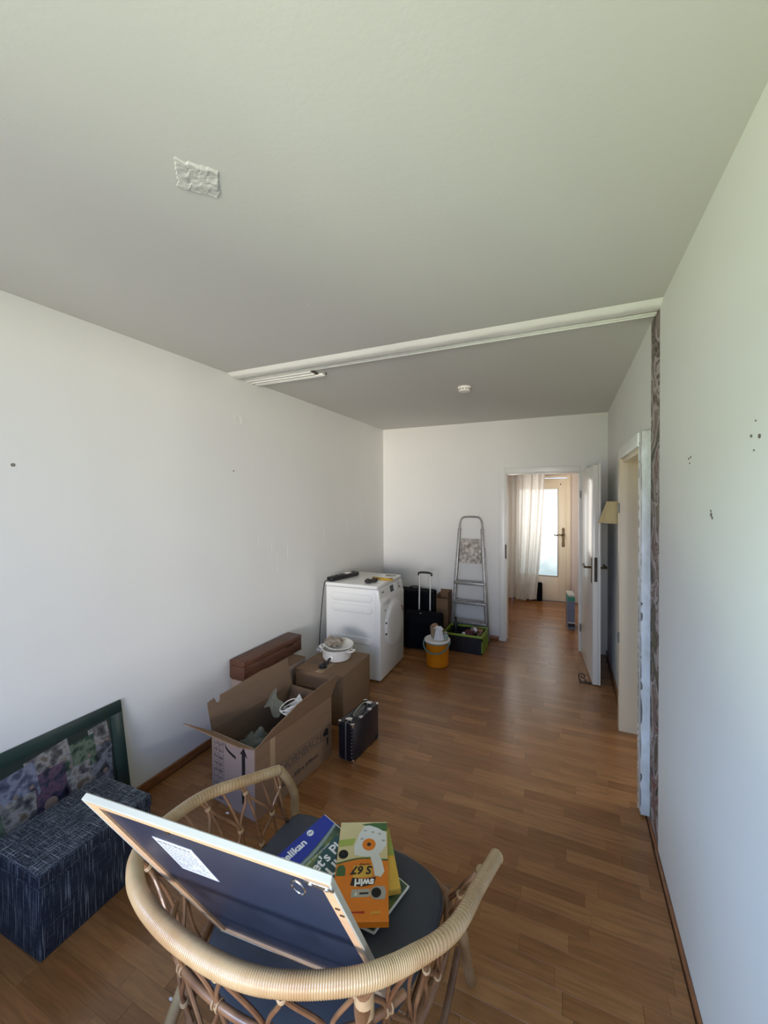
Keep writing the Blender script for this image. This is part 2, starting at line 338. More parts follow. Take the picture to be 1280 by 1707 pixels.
def crumple(c, rad, seed=0, amp=0.35, sub=3, freq=2.2, zmin=None):
    bm = bmesh.new(); bmesh.ops.create_icosphere(bm, subdivisions=sub, radius=1.0); vs = []
    for v in bm.verts:
        d = v.co.normalized(); k = 1+amp*(abs(noise.noise(d*freq+Vector((seed*3.1, seed, 0))))*2-0.6)+amp*0.4*noise.noise(d*freq*3+Vector((seed, 0, 5)))
        p = Vector((c[0]+d.x*rad[0]*k, c[1]+d.y*rad[1]*k, c[2]+d.z*rad[2]*k))
        if zmin is not None: p.z = max(zmin+0.0005*(1+noise.noise(p*40)), p.z)
        vs.append(p)
    fs = [tuple(v.index for v in f.verts) for f in bm.faces]; bm.free()
    return MB().add(vs, fs)
def sheet(fn, nu, nv, thick=0.0012):
    """two-sided sheet with thickness from fn(u,v)->Vector"""
    P = [[Vector(fn(i/nu, j/nv)) for j in range(nv+1)] for i in range(nu+1)]
    Nn = [[None]*(nv+1) for _ in range(nu+1)]
    for i in range(nu+1):
        for j in range(nv+1):
            a = P[min(nu, i+1)][j]-P[max(0, i-1)][j]; b = P[i][min(nv, j+1)]-P[i][max(0, j-1)]
            n = a.cross(b); Nn[i][j] = n.normalized() if n.length > 1e-9 else Vector((0, 0, 1))
    vs = [P[i][j] for i in range(nu+1) for j in range(nv+1)]+[P[i][j]+Nn[i][j]*thick for i in range(nu+1) for j in range(nv+1)]
    w = nv+1; o = (nu+1)*w; fs = []
    for i in range(nu):
        for j in range(nv):
            q = (i*w+j, (i+1)*w+j, (i+1)*w+j+1, i*w+j+1); fs.append(tuple(reversed(q))); fs.append(tuple(x+o for x in q))
    for i in range(nu):
        fs.append((i*w, (i+1)*w, (i+1)*w+o, i*w+o)); fs.append((i*w+nv, i*w+nv+o, (i+1)*w+nv+o, (i+1)*w+nv))
    for j in range(nv):
        fs.append((j, j+o, j+1+o, j+1)); fs.append((nu*w+j, nu*w+j+1, nu*w+j+1+o, nu*w+j+o))
    return MB().add(vs, fs)
def text(body, size, m, parent, mtx, name='lettering', extr=0.0003, bold=0.0, sx=1.0, shear=0.0, align='LEFT'):
    c = bpy.data.curves.new('t', 'FONT'); c.body = body; c.size = size; c.extrude = extr; c.offset = bold; c.shear = shear; c.align_x = align; c.resolution_u = 3
    t = bpy.data.objects.new('t', c); COL.objects.link(t)
    dg = bpy.context.evaluated_depsgraph_get(); me = bpy.data.meshes.new_from_object(t.evaluated_get(dg)); bpy.data.objects.remove(t); bpy.data.curves.remove(c)
    me.transform(mtx @ Matrix.Diagonal((sx, 1, 1, 1))); me.materials.clear(); me.materials.append(m)
    o = bpy.data.objects.new(name, me); COL.objects.link(o); o.parent = parent; return o
def frame_mtx(o, ex, ey):
    ex = Vector(ex).normalized(); ey = Vector(ey); ey = (ey-ex*ey.dot(ex)).normalized(); ez = ex.cross(ey)
    return Matrix(((ex.x, ey.x, ez.x, o[0]), (ex.y, ey.y, ez.y, o[1]), (ex.z, ey.z, ez.z, o[2]), (0, 0, 0, 1)))
T = Matrix.Translation
def R(a, ax): return Matrix.Rotation(a, 4, ax)

# ------------------------------------------------------------------ room shell
XL, XR, YB, YF, H = -2.146, 0.3835, -0.62, 4.695, 2.5
XW = 0.386           # plane of the far part of the right wall (the near part is lined 13 mm proud)
YS = 2.165           # end of the lined part
def shell():
    w = struct(MB().box((XL-0.15, YB-0.2, 0), (XL, YF+0.15, H)).build('wall_left', M['wall_rough']))
    # repairs and holes on the left wall
    ring = MB(); ring.tube([(XL+0.0006, 2.20+0.033*math.cos(a*2*PI/28), 2.19+0.036*math.sin(a*2*PI/28)) for a in range(28)], 0.0016, 5, closed=True); ring.build('plaster_ring', M['wall'], w)
    for y, z, r in ((0.912, 1.777, 0.007), (2.152, 1.825, 0.005)):
        MB().lathe([(r, 0), (r, 0.004), (r*0.5, 0.004), (r*0.5, 0.001), (0, 0.001)], 10, mtx=T((XL-0.001, y, z)) @ R(PI/2, 'Y')).build('dowel_hole', M['hole'], w)
    for k, (y, z) in enumerate(((2.55, 1.25), (2.75, 1.18), (2.62, 1.10), (3.05, 1.35), (3.3, 1.28), (3.75, 1.33), (2.4, 1.3), (4.1, 1.4))):
        pts = [(XL+0.0003, y+0.008*math.sin(3*i+k), z+0.10*(i/7-0.5)*(1+0.4*(k % 3))) for i in range(8)]
        MB().tube(pts, [0.0005+0.0012*math.sin(PI*i/7) for i in range(8)], 5).build('paint_run', M['wall_rough'], w)
    # right wall: near lined part, far part with the door opening
    wr = struct(MB().box((XR, YB-0.2, 0), (XR+0.16, YS, H)).build('wall_right', M['wall']))
    far = MB(); far.box((XW, YS, 0), (XW+0.16, 2.45, H)); far.box((XW, 3.212, 0), (XW+0.16, YF, H)); far.box((XW, 2.45, 1.93), (XW+0.16, 3.212, H)); far.build('wall_section', M['wall'], wr)
    MB().box((XW-0.0022, YS+0.001, 0.03), (XW-0.0006, 2.372, H-0.004)).build('wallpaper_strip', M['wallpaper'], wr)
    for y, z, r in ((1.673-.012, 1.765, .0035), (1.673+.012, 1.762, .0035), (1.673, 1.745, .0025), (1.447, 1.579, .006), (1.438, 1.570, .004), (1.450, 1.59, .003), (1.173, 1.769, .0035), (1.130, 1.763, .005), (1.15, 1.80, .002), (1.158, 1.735, .002)):
        MB().lathe([(r, 0), (r, 0.003), (r*0.5, 0.003), (r*0.5, 0.001), (0, 0.001)], 10, mtx=T((XR+0.001, y, z)) @ R(-PI/2, 'Y')).build('dowel_hole', M['hole'], wr)
    # far wall with door opening
    b = MB(); b.box((XL-0.15, YF, 0), (-0.64, YF+0.13, H)); b.box((-0.64, YF, 1.915), (0.137, YF+0.13, H)); b.box((0.137, YF, 0), (XW, YF+0.13, H)); struct(b.build('wall_far', M['wall']))
    # wall behind the camera with the window opening
    W = WIN; b = MB(); y0, y1 = YB-0.2, YB
    b.box((XL-0.15, y0, 0), (W['x0'], y1, H)); b.box((W['x1'], y0, 0), (XR+0.16, y1, H)); b.box((W['x0'], y0, W['z1']), (W['x1'], y1, H))
    if W['z0'] > 0.01: b.box((W['x0'], y0, 0), (W['x1'], y1, W['z0']))
    struct(b.build('wall_back', M['wall']))
    wf = MB(); t = 0.05; yy = y0+0.05
    for a, c in (((W['x0'], W['z0']), (W['x0']+t, W['z1'])), ((W['x1']-t, W['z0']), (W['x1'], W['z1'])), ((W['x0']+t, W['z0']), (W['x1']-t, W['z0']+t)), ((W['x0']+t, W['z1']-t), (W['x1']-t, W['z1'])), (((W['x0']+W['x1'])/2-0.04, W['z0']+t), ((W['x0']+W['x1'])/2+0.04, W['z1']-t))):
        wf.box((a[0], yy, a[1]), (c[0], yy+0.06, c[1]))
    struct(wf.build('window_1', M['white_trim'], bevel=0.004))
    # ceilings
    c = struct(MB().box((XL-0.15, YB-0.2, H), (XR+0.16, YF+0.13, H+0.1)).build('ceiling', M['ceiling']))
    # rough square patch where a lamp box was
    u = Vector((0.071, 0.078, 0)); v = Vector((-0.076, 0.072, 0)); o = Vector((-0.912, 0.723, H-0.0008))
    def pf(a, b_):
        e = 1-max(abs(a-0.5), abs(b_-0.5))*2; d = min(1, e*10)
        j = Vector((noise.noise(Vector((b_*7, 0, 1))), noise.noise(Vector((a*7, 4, 1))), 0))*0.010
        return o+u*a+v*b_+j-Vector((0, 0, d*(0.0022+0.0022*noise.noise(Vector((a*4, b_*5, 2)))+0.0012*noise.noise(Vector((a*13, b_*13, 2))))))
    sheet(pf, 44, 44, 0.0005).build('stucco_patch', M['stucco'], c, smooth=True)
    for x, y, r in ((-1.917, 3.351, 0.010), (-1.905, 3.33, 0.006), (-1.064, 1.527, 0.008), (-1.30, 2.50, 0.01), (-1.27, 2.52, 0.012)):
        MB().lathe([(r, 0), (r*0.9, -0.0015), (0, -0.0015)], 12, c=(x, y, H+0.0005)).build('ceiling_blemish', M['stucco'], c)
    # skirting boards
    def skirt(name, a, b_, ax):
        m_ = MB().box(a, b_); struct(m_.build(name, M['skirting'], bevel=0.005))
    skirt('baseboard_left', (XL, YB, 0), (XL+0.016, YF, 0.052), 0)
    skirt('baseboard_right', (XR-0.014, YB, 0), (XR, YS+0.002, 0.022), 0)
    skirt('baseboard_right_far', (XW-0.013, YS+0.004, 0), (XW, 2.372, 0.022), 0)
    skirt('baseboard_right_back', (XW-0.015, 3.27, 0), (XW, YF, 0.05), 0)
    skirt('baseboard_far', (XL+0.016, YF-0.015, 0), (-0.70, YF, 0.05), 0)
    return w
shell()

def ceiling_strip():
    # traces of the removed partition: rough plaster band and rails
    struct(sheet(lambda a, b: (XL+0.002+(XW-XL-0.004)*a, 2.098+0.112*b+0.002*noise.noise(Vector((a*60, b*2, 0))), H-0.001-0.020*min(1, 2.6*b, 8*(1-b))*(0.9+0.12*noise.noise(Vector((a*90, b*5, 1))))), 160, 8, 0.0005).build('trim_1', M['rail'], smooth=True, auto=70))
    def rail(name, x0, x1, y, w_=0.034, h=0.016, curl=0.006):
        prof = [(-w_/2, 0), (-w_/2, -h), (-w_/2+curl, -h), (-w_/2+curl, -h*0.45), (w_/2-curl, -h*0.45), (w_/2-curl, -h), (w_/2, -h), (w_/2, 0)]
        mtx = Matrix(((0, 0, 1, 0), (1, 0, 0, y), (0, 1, 0, H), (0, 0, 0, 1)))
        return MB().prism(prof, x0, x1, mtx=mtx).build(name, M['rail'], bevel=0.001, seg=1)
    struct(rail('trim_2', XL+0.001, XW-0.002, 2.258, 0.030, 0.012))
    t = thing('curtain_rail', 'short white double ceiling rail stub beside the left wall', 'rail', (XL+0.001, 2.36, H))
    t2 = MB()
    for y, w_ in ((-0.045, 0.055), (0.028, 0.028)):
        prof = [(-w_/2, -0.001), (-w_/2, -0.016), (-w_/2+0.006, -0.016), (-w_/2+0.006, -0.008), (w_/2-0.006, -0.008), (w_/2-0.006, -0.016), (w_/2, -0.016), (w_/2, -0.001)]
        MB().prism(prof, 0, 0.555 if y < 0 else 0.60, mtx=Matrix(((0, 0, 1, 0), (1, 0, 0, y), (0, 1, 0, 0), (0, 0, 0, 1)))).build('rail_channel', M['rail'], t, bevel=0.001, seg=1)
    MB().box((0.556, -0.06, -0.012), (0.575, 0.0, -0.001)).build('torn_plaster', M['grey_ink'], t, bevel=0.003)
    MB().lathe([(0.004, 0), (0.004, -0.014), (0, -0.014)], 8, c=(0.625, 0.02, -0.001)).build('screw', M['iron'], t)
ceiling_strip()

def smoke_detector():
    t = thing('smoke_detector', 'round white smoke detector on the ceiling', 'detector', (-0.735, 3.15, H))
    MB().lathe([(0.052, 0), (0.052, -0.010), (0.046, -0.012)], 32).build('base', M['rail'], t, smooth=True)
    MB().lathe([(0.046, -0.012), (0.047, -0.026), (0.040, -0.036), (0.0, -0.038)], 32).build('cover', M['white_plastic'], t, smooth=True)
    b = MB()
    for i in range(12):
        a = 2*PI*i/12; b.box((0.0468, -0.006, -0.024), (0.048, 0.006, -0.019), mtx=R(a, 'Z'))
    b.build('vent_slots', M['cloth_dark'], t)
smoke_detector()

# ------------------------------------------------------------------ floor of parquet-look strips
def floor():
    base = struct(MB().box((XL-0.15, YB-0.2, -0.08), (2.4, 9.0, -0.0045)).build('floor', M['gap']))
    rnd = random.Random(3); strips = []; SW = 0.066
    y = YB+0.003; row = 0
    while y < 6.815:
        if y+SW > 6.815: break
        in_hall = y > YF-0.01
        x0 = XL+0.017 if not in_hall else -1.25; x1 = XR-0.016 if not in_hall else 0.30
        if YS < y < YF-0.1: x1 = XW-0.016
        if 2.40 < y < 3.22: x1 = 1.6
        xx = x0-rnd.random()*0.3
        while xx < x1:
            L = rnd.choice((0.26, 0.32, 0.40, 0.46)); a = max(xx, x0); b = min(xx+L, x1)
            if b-a > 0.01: strips.append((a, b, y))
            xx += L
        y += SW; row += 1
    cam = Vector((0, 0, 1.632))
    def visible(s):
        a, b, y_ = s; cx = (a+b)/2
        d = Vector((cx, y_, 0))-cam; rr = Vector((0.913, 0.408, 0)); ww = Vector((-0.408, 0.913, 0))
        z = d.dot(ww)
        if z < 0.3: return 0
        px = 644+670*d.dot(rr)/z; py = 837+670*1.632/z
        if px < -40 or px > 1320 or py > 1740: return 0
        if y_ > 3.9 and cx < -0.6: return 0.0001
        return (b-a)/z**3
    strips.sort(key=lambda s: -visible(s)); cache = {}
    for (a, b, y_) in strips[:300]:
        k = round((b-a)*200)
        L = b-a-0.0004
        if k not in cache or abs(cache[k][1]-L) > 1e-4:
            mb = MB(); e = 0.0004; z0, z1 = -0.0045, 0.0; w = SW-0.0003
            mb.add([(0,0,z0),(L,0,z0),(L,w,z0),(0,w,z0),(0,0,z1-e),(L,0,z1-e),(L,w,z1-e),(0,w,z1-e),(e,e,z1),(L-e,e,z1),(L-e,w-e,z1),(e,w-e,z1)],
                   [(0,1,5,4),(1,2,6,5),(2,3,7,6),(3,0,4,7),(4,5,9,8),(5,6,10,9),(6,7,11,10),(7,4,8,11),(8,9,10,11)])
            me = bpy.data.meshes.new('floor_strip'); me.from_pydata(mb.v, [], mb.f); me.materials.append(M['floor']); cache[k] = (me, L)
        o = bpy.data.objects.new('floor_strip', cache[k][0]); COL.objects.link(o); o.parent = base; o.location = (a, y_, 0)
    mb = MB(); tones = []
    for (a, b, y_) in strips[300:]:
        e = 0.0005; a2, b2, y2 = a, b-0.0004, y_+SW-0.0003
        mb.add([(a2,y_,-0.0045),(b2,y_,-0.0045),(b2,y2,-0.0045),(a2,y2,-0.0045),(a2+e,y_+e,0),(b2-e,y_+e,0),(b2-e,y2-e,0),(a2+e,y2-e,0)],
               [(0,1,5,4),(1,2,6,5),(2,3,7,6),(3,0,4,7),(4,5,6,7)])
        tones += [rnd.random()]*8
    me = bpy.data.meshes.new('floor_strips'); me.from_pydata(mb.v, [], mb.f); me.materials.append(M['floor_far'])
    at = me.attributes.new('tone', 'FLOAT', 'POINT'); at.data.foreach_set('value', tones)
    o = bpy.data.objects.new('distant_floor_strips', me); COL.objects.link(o); o.parent = base; o['kind'] = 'stuff'
floor()

# ------------------------------------------------------------------ doors
def lever(parent, mtx, mat_, s=1.0, plate_h=0.22, ornate=False):
    """lever handle with long plate; local x = along the door towards the hinge, y = out of the door face, z = up"""
    pl = [(-0.018, -plate_h*0.62), (0.018, -plate_h*0.62), (0.020, -plate_h*0.5), (0.016, -plate_h*0.3), (0.021, 0), (0.016, plate_h*0.18), (0.021, plate_h*0.3), (0.010, plate_h*0.38), (-0.010, plate_h*0.38), (-0.021, plate_h*0.3), (-0.016, plate_h*0.18), (-0.021, 0), (-0.016, -plate_h*0.3), (-0.020, -plate_h*0.5)]
    m2 = mtx @ Matrix(((1, 0, 0, 0), (0, 0, 1, 0), (0, 1, 0, 0), (0, 0, 0, 1)))
    p = MB().prism([(x*s, z*s) for x, z in pl], 0, 0.005, mtx=m2).build('handle_plate', mat_, parent, bevel=0.0015, seg=1)
    P = [Vector((0, 0.004, 0)), Vector((0, 0.045, 0)), Vector((0.01, 0.055, 0)), Vector((0.05, 0.056, 0.006)), Vector((0.095, 0.054, -0.004)), Vector((0.112, 0.052, 0.010))]
    pts = catmull(P, 5)
    MB().tube([mtx @ (q*s) for q in pts], [0.010*s if i < 12 else (0.0085-0.002*math.sin(i))*s for i in range(len(pts))], 10).build('handle', mat_, parent, smooth=True)
    return p

def far_door():
    f = struct(thing('door_1', '', '', (0, 0, 0)))
    for k in ('label', 'category'): del f[k]
    # casing
    y = YF-0.018
    c = MB(); z1 = 1.966
    c.box((-0.700, y, 0), (-0.632, YF+0.002, z1)).build('casing_post', M['white_trim'], f, bevel=0.005)
    MB().box((0.131, y, 0), (0.199, YF+0.002, z1)).build('casing_post', M['white_trim'], f, bevel=0.005)
    MB().box((-0.632, y, 1.898), (0.131, YF+0.002, z1)).build('casing_head', M['white_trim'], f, bevel=0.005)
    j = MB(); j.box((-0.64, YF+0.002, 0), (-0.618, YF+0.15, 1.915)); j.build('jamb', M['white_trim'], f, bevel=0.002)
    MB().box((0.117, YF+0.002, 0), (0.137, YF+0.15, 1.915)).build('jamb', M['white_trim'], f, bevel=0.002)
    MB().box((-0.618, YF+0.002, 1.890), (0.117, YF+0.15, 1.915)).build('jamb_head', M['white_trim'], f, bevel=0.002)
    MB().box((-0.632, YF-0.022, 0.94), (-0.6185, YF-0.019, 1.10)).build('strike_plate', M['iron'], f)
    MB().box((-0.6175, YF+0.01, 0.92), (-0.6165, YF+0.03, 1.12)).build('strike_lining', M['brass'], f)
    # leaf, opened into the room past a right angle
    h = Vector((0.139, YF-0.022, 0)); o = Vector((0.207, 3.885, 0)); ex = (o-h); W = ex.length
    mt = frame_mtx(h, ex, (0, 0, 1))          # x along leaf, y up, z = out of visible face (-X)
    lf = MB().box((0.0, 0.008, -0.042), (W, 1.905, 0.0), mtx=mt).build('door_leaf', M['door_white'], f, bevel=0.003)
    # flat rebate lip
    MB().box((0.004, 0.012, -0.0605), (W+0.012, 1.918, -0.0425), mtx=mt).build('rebate_lip', M['door_white'], f, bevel=0.002)
    MB().box((W-0.001, 0.90, -0.036), (W+0.003, 1.11, -0.012), mtx=mt).build('lock_plate', M['iron'], f, bevel=0.001, seg=1)
    # handles: local frame x toward hinge, y out of face, z up
    lm = mt @ Matrix(((-1, 0, 0, W-0.06), (0, 0, 1, 1.015), (0, 1, 0, 0.0), (0, 0, 0, 1)))
    lever(f, lm, M['brass'])
    lm2 = mt @ Matrix(((-1, 0, 0, W-0.06), (0, 0, 1, 1.015), (0, -1, 0, -0.0605), (0, 0, 0, 1)))
    lever(f, lm2, M['brass'])
    for z in (0.22, 1.62):
        MB().tube([h+Vector((-0.006, 0.004, z)), h+Vector((-0.006, 0.004, z+0.08))], 0.008, 10).build('hinge', M['alu'], f, smooth=True)
far_door()

def hall():
    yh0, yh1 = YF+0.13, 6.82; xl, xr = -1.25, 0.20
    struct(MB().box((xl-0.1, yh0, 0), (xl, yh1+0.1, H)).build('wall_hall_left', M['hall_wall']))
    struct(MB().box((xr, yh0, 0), (xr+0.1, yh1+0.1, H)).build('wall_hall_right', M['hall_wall']))
    b = MB(); X0, X1 = -0.86, 0.06
    b.box((xl, yh1, 0), (X0, yh1+0.1, H)); b.box((X1, yh1, 0), (xr, yh1+0.1, H)); b.box((X0, yh1, 1.97), (X1, yh1+0.1, H))
    struct(b.build('wall_hall_end', M['hall_wall']))
    struct(MB().box((xl-0.1, yh0, H), (xr+0.1, yh1+0.1, H+0.1)).build('ceiling_hall', M['ceiling']))
    d = struct(bpy.data.objects.new('door_2', None)); COL.objects.link(d); d.location = (0, 0, 0)
    M['end_door'] = mat('cream_door_lacquer', (0.72, 0.63, 0.47), 0.35, var=0.03)
    z0, z1 = 0.001, 1.925; xi0, xi1 = -0.80, 0.005
    MB().box((X0, yh1-0.015, 0), (X0+0.055, yh1+0.05, 1.97)).build('casing_post', M['end_door'], d, bevel=0.004)
    MB().box((X1-0.055, yh1-0.015, 0), (X1, yh1+0.05, 1.97)).build('casing_post', M['end_door'], d, bevel=0.004)
    MB().box((X0+0.055, yh1-0.015, 1.93), (X1-0.055, yh1+0.05, 1.97)).build('casing_head', M['end_door'], d, bevel=0.004)
    gx0, gx1, gz0, gz1 = -0.715, -0.115, 0.385, 1.765
    y0, y1 = yh1+0.0, yh1+0.04
    MB().box((xi0, y0, z0), (gx0, y1, z1)).build('door_stile', M['end_door'], d, bevel=0.002)
    MB().box((gx1, y0, z0), (xi1, y1, z1)).build('door_stile', M['end_door'], d, bevel=0.002)
    MB().box((gx0, y0, z0), (gx1, y1, gz0)).build('door_rail', M['end_door'], d, bevel=0.002)
    MB().box((gx0, y0, gz1), (gx1, y1, z1)).build('door_rail', M['end_door'], d, bevel=0.002)
    MB().box((gx0, y0+0.014, gz0), (gx1, y0+0.022, gz1)).build('frosted_pane', M['frosted'], d)
    g = MB(); t = 0.014
    for a, c in (((gx0, gz0), (gx0+t, gz1)), ((gx1-t, gz0), (gx1, gz1)), ((gx0+t, gz0), (gx1-t, gz0+t)), ((gx0+t, gz1-t), (gx1-t, gz1))): g.box((a[0], y0-0.008, a[1]), (c[0], y0+0.013, c[1]))
    g.build('glazing_bead', M['white_trim'], d, bevel=0.002, seg=1)
    lever(d, Matrix(((-1, 0, 0, -0.045), (0, -1, 0, y0), (0, 0, 1, 1.04), (0, 0, 0, 1))), M['brass'], 1.15, 0.26)
    MB().lathe([(0.008, 0), (0.010, 0.01), (0, 0.016)], 10, mtx=T((-0.085, y0, 1.83)) @ R(PI/2, 'X')).build('knob', M['brass'], d, smooth=True)
    # sheer curtain hanging before the glazed door
    def cf(a, b):
        wtop = (-0.93, -0.30); wb = (-0.86, -0.42)
        z = 2.42*(1-b)+0.035*b+0.012*math.sin(a*9)*b; x = (wtop[0]*(1-b)+wb[0]*b)*(1-a)+(wtop[1]*(1-b)+wb[1]*b)*a
        x += 0.05*math.sin(PI*b)*0.4
        ph = a*2*PI*(4.3)+1.4*b
        return (x+0.010*math.cos(ph*0.7+b), 6.60+0.030*(0.5+0.5*b)*math.sin(ph)+0.012*math.sin(ph*2.3+3*b), z)
    cu = sheet(cf, 110, 24, 0.0006).build('sheer_curtain', M['voile'], smooth=True, auto=80); tag(cu, 'sheer off white curtain hanging before the glazed hall door', 'curtain')
    r = tag(MB().tube([(-1.248, 6.60, 2.435), (0.198, 6.60, 2.435)], 0.011, 10).build('curtain_rod', M['rail'], smooth=True), 'thin white curtain rod across the hall ceiling', 'rod')
    # black bag behind the curtain
    t = thing('black_bag', 'black bag on the hall floor behind the curtain hem', 'bag', (-0.475, 6.74, 0))
    MB().box((-0.13, -0.035, 0.0), (0.13, 0.035, 0.29)).build('body', M['black_fabric'], t, bevel=0.02, seg=3)
    MB().tube(catmull([(-0.05, 0, 0.285), (-0.045, 0, 0.33), (0.0, 0, 0.345), (0.045, 0, 0.33), (0.05, 0, 0.285)], 5), 0.006, 8).build('handle', M['black_plastic'], t, smooth=True)
    MB().box((-0.10, -0.039, 0.05), (0.05, -0.0355, 0.22)).build('paper_sheet', M['paper'], t)
    # narrow box standing in the hall
    t = thing('standing_carton', 'narrow grey blue box with green band standing on hall floor', 'box', (0.045, 5.56, 0), 0.10)
    mg = mat('grey_blue_print', (0.13, 0.16, 0.23), 0.5, var=0.1)
    MB().box((-0.038, -0.13, 0), (0.038, 0.13, 0.42)).build('body', mg, t, bevel=0.002, seg=1)
    MB().box((-0.0385, -0.1305, 0.35), (0.0385, 0.1305, 0.400)).build('green_band', mat('green_print', (0.02, 0.22, 0.15), 0.5), t)
    MB().box((-0.0387, -0.1307, 0.4005), (0.0387, 0.1307, 0.422)).build('top_flap', mat('grey_top', (0.35, 0.36, 0.33), 0.6), t)
    MB().box((-0.0386, -0.1308, 0.03), (0.0386, -0.129, 0.075)).build('dark_label', M['black_ink'], t)
    MB().box((-0.0392, -0.1306, 0.076), (0.0392, -0.129, 0.086)).build('white_stripe', M['paper'], t)
hall()

def right_door():
    d = struct(bpy.data.objects.new('door_3', None)); COL.objects.link(d)
    x0 = 0.334
    # far jamb lining (faces the camera), head and near casing stand 5 cm proud of the wall
    MB().box((x0, 3.20, 0), (0.53, 3.268, 1.895)).build('lining_post', M['cream'], d, bevel=0.003)
    MB().box((x0+0.02, 2.45, 1.868), (0.53, 3.20, 1.895)).build('lining_head', M['cream'], d, bevel=0.002)
    MB().box((x0, 2.44, 1.893), (XW+0.002, 3.268, 1.965)).build('casing_head', M['white_trim'], d, bevel=0.005)
    # near casing with a flaking inner edge
    MB().box((x0+0.010, 2.378, 0.012), (XW+0.002, 2.446, 1.965)).build('casing_post', M['old_trim'], d, bevel=0.005)
    rnd = random.Random(5)
    fl = MB()
    z = 0.03
    while z < 1.9:
        hh = rnd.uniform(0.008, 0.05); ww = rnd.uniform(0.003, 0.012)
        poly = [(2.447, z), (2.447-ww, z+hh*0.2), (2.447-ww*rnd.uniform(0.5, 1.2), z+hh*0.6), (2.447, z+hh)]
        fl.prism(poly, x0+0.0085, x0+0.0098, mtx=Matrix(((0, 0, 1, 0), (1, 0, 0, 0), (0, 1, 0, 0), (0, 0, 0, 1)))); z += hh+rnd.uniform(0.0, 0.02 if z < 1.0 else 0.09)
    z = 0.02
    while z < 1.9:
        hh = rnd.choice((0.01, 0.02, 0.05, 0.11, 0.16)); ww = (rnd.choice((0.002, 0.004, 0.009)) if z < 1.1 else rnd.choice((0.001, 0.002)))
        a = x0+0.0098
        fl.prism([(a, z), (a+ww*rnd.uniform(.4, 1), z+hh*0.15), (a+ww, z+hh*0.5), (a+ww*rnd.uniform(.3, 1), z+hh*0.8), (a, z+hh)], -2.3785, -2.3772, mtx=Matrix(((1, 0, 0, 0), (0, 0, -1, 0), (0, 1, 0, 0), (0, 0, 0, 1)))); z += hh+rnd.choice((0.0, 0.0, 0.02, 0.06))
    fl.build('paint_flakes', mat('bare_plaster_chip', (0.20, 0.19, 0.17), 0.9, var=0.3), d, kind='stuff')
    MB().box((x0+0.008, 2.447, 0), (0.53, 2.452, 1.893)).build('jamb_edge', M['old_trim'], d)
    for z in (0.62, 1.52):
        MB().tube([(x0-0.004, 3.196, z), (x0-0.004, 3.196, z+0.07)], 0.006, 8).build('hinge', M['alu'], d, smooth=True)
    # shell of the next room so that the opening looks into a lit space
    b = MB(); b.box((2.5, 1.2, 0), (2.6, 4.7, H)); b.box((XW+0.16, 4.6, 0), (2.6, 4.7, H)); b.box((XW+0.16, 1.2, 0), (2.6, 1.3, H))
    struct(b.build('wall_next_room', M['wall'])); struct(MB().box((XW+0.16, 1.2, H), (2.6, 4.7, H+0.1)).build('ceiling_next_room', M['ceiling']))
right_door()

def sconce():
    t = thing('wall_lamp', 'wall lamp with cream pleated fabric shade behind the open door', 'lamp', (XW, 3.60, 1.40))
    n = 28; vs = []
    def ring(r, z, sq): return [(-0.012-r*sq*math.sin(PI*i/(n-1)), r*math.cos(PI*i/(n-1)), z) for i in range(n)]
    a = ring(0.145, 0.03, 1.0); b = ring(0.085, 0.195, 1.0); a2 = [(x*0.985, y*0.985, z) for x, y, z in a]; b2 = [(x*0.985, y*0.985, z) for x, y, z in b]
    mb = MB(); mb.add(a+b+a2+b2, [(i, i+1, n+i+1, n+i) for i in range(n-1)]+[(2*n+i, 3*n+i, 3*n+i+1, 2*n+i+1) for i in range(n-1)]+[(i, 2*n+i, 2*n+i+1, i+1) for i in range(n-1)]+[(n+i, n+i+1, 3*n+i+1, 3*n+i) for i in range(n-1)]+[(0, n, 3*n, 2*n), (n-1, 3*n-1, 4*n-1, 2*n-1)])
    mb.build('lamp_shade', M['shade'], t, smooth=True, auto=50)
    MB().tube(ring(0.1455, 0.032, 1.0), 0.003, 6).build('bottom_trim', mat('shade_trim', (0.6, 0.45, 0.30), 0.7), t, smooth=True)
    MB().tube(ring(0.0865, 0.194, 1.0), 0.003, 6).build('top_trim', M['shade'], t, smooth=True)
    MB().lathe([(0.04, 0), (0.04, 0.012), (0.01, 0.02), (0, 0.02)], 20, mtx=T((0, 0, 0.08)) @ R(-PI/2, 'Y')).build('wall_plate', M['brass'], t, smooth=True)
    MB().tube([(-0.012, 0, 0.08), (-0.06, 0, 0.07), (-0.065, 0, 0.10)], 0.006, 8).build('arm', M['brass'], t, smooth=True)
sconce()

def door_stop():
    t = thing('door_stopper', 'small scrolled dark iron door stopper under the open door', 'doorstop', (0.155, 3.915, 0))
    MB().box((-0.05, -0.02, 0), (0.045, 0.02, 0.008)).build('foot', M['iron'], t, bevel=0.002)
    P = [(-0.045, 0, 0.008), (-0.05, 0, 0.03), (-0.055, 0, 0.055), (-0.04, 0, 0.075), (-0.015, 0, 0.072), (-0.008, 0, 0.052), (-0.022, 0, 0.04), (-0.035, 0, 0.048), (-0.03, 0, 0.06)]
    MB().tube(catmull(P, 5), 0.005, 8).build('scroll', M['iron'], t, smooth=True)
    MB().tube(catmull([(-0.01, 0, 0.008), (0.0, 0, 0.022), (-0.012, 0, 0.034)], 4), 0.004, 8).build('scroll', M['iron'], t, smooth=True)
door_stop()

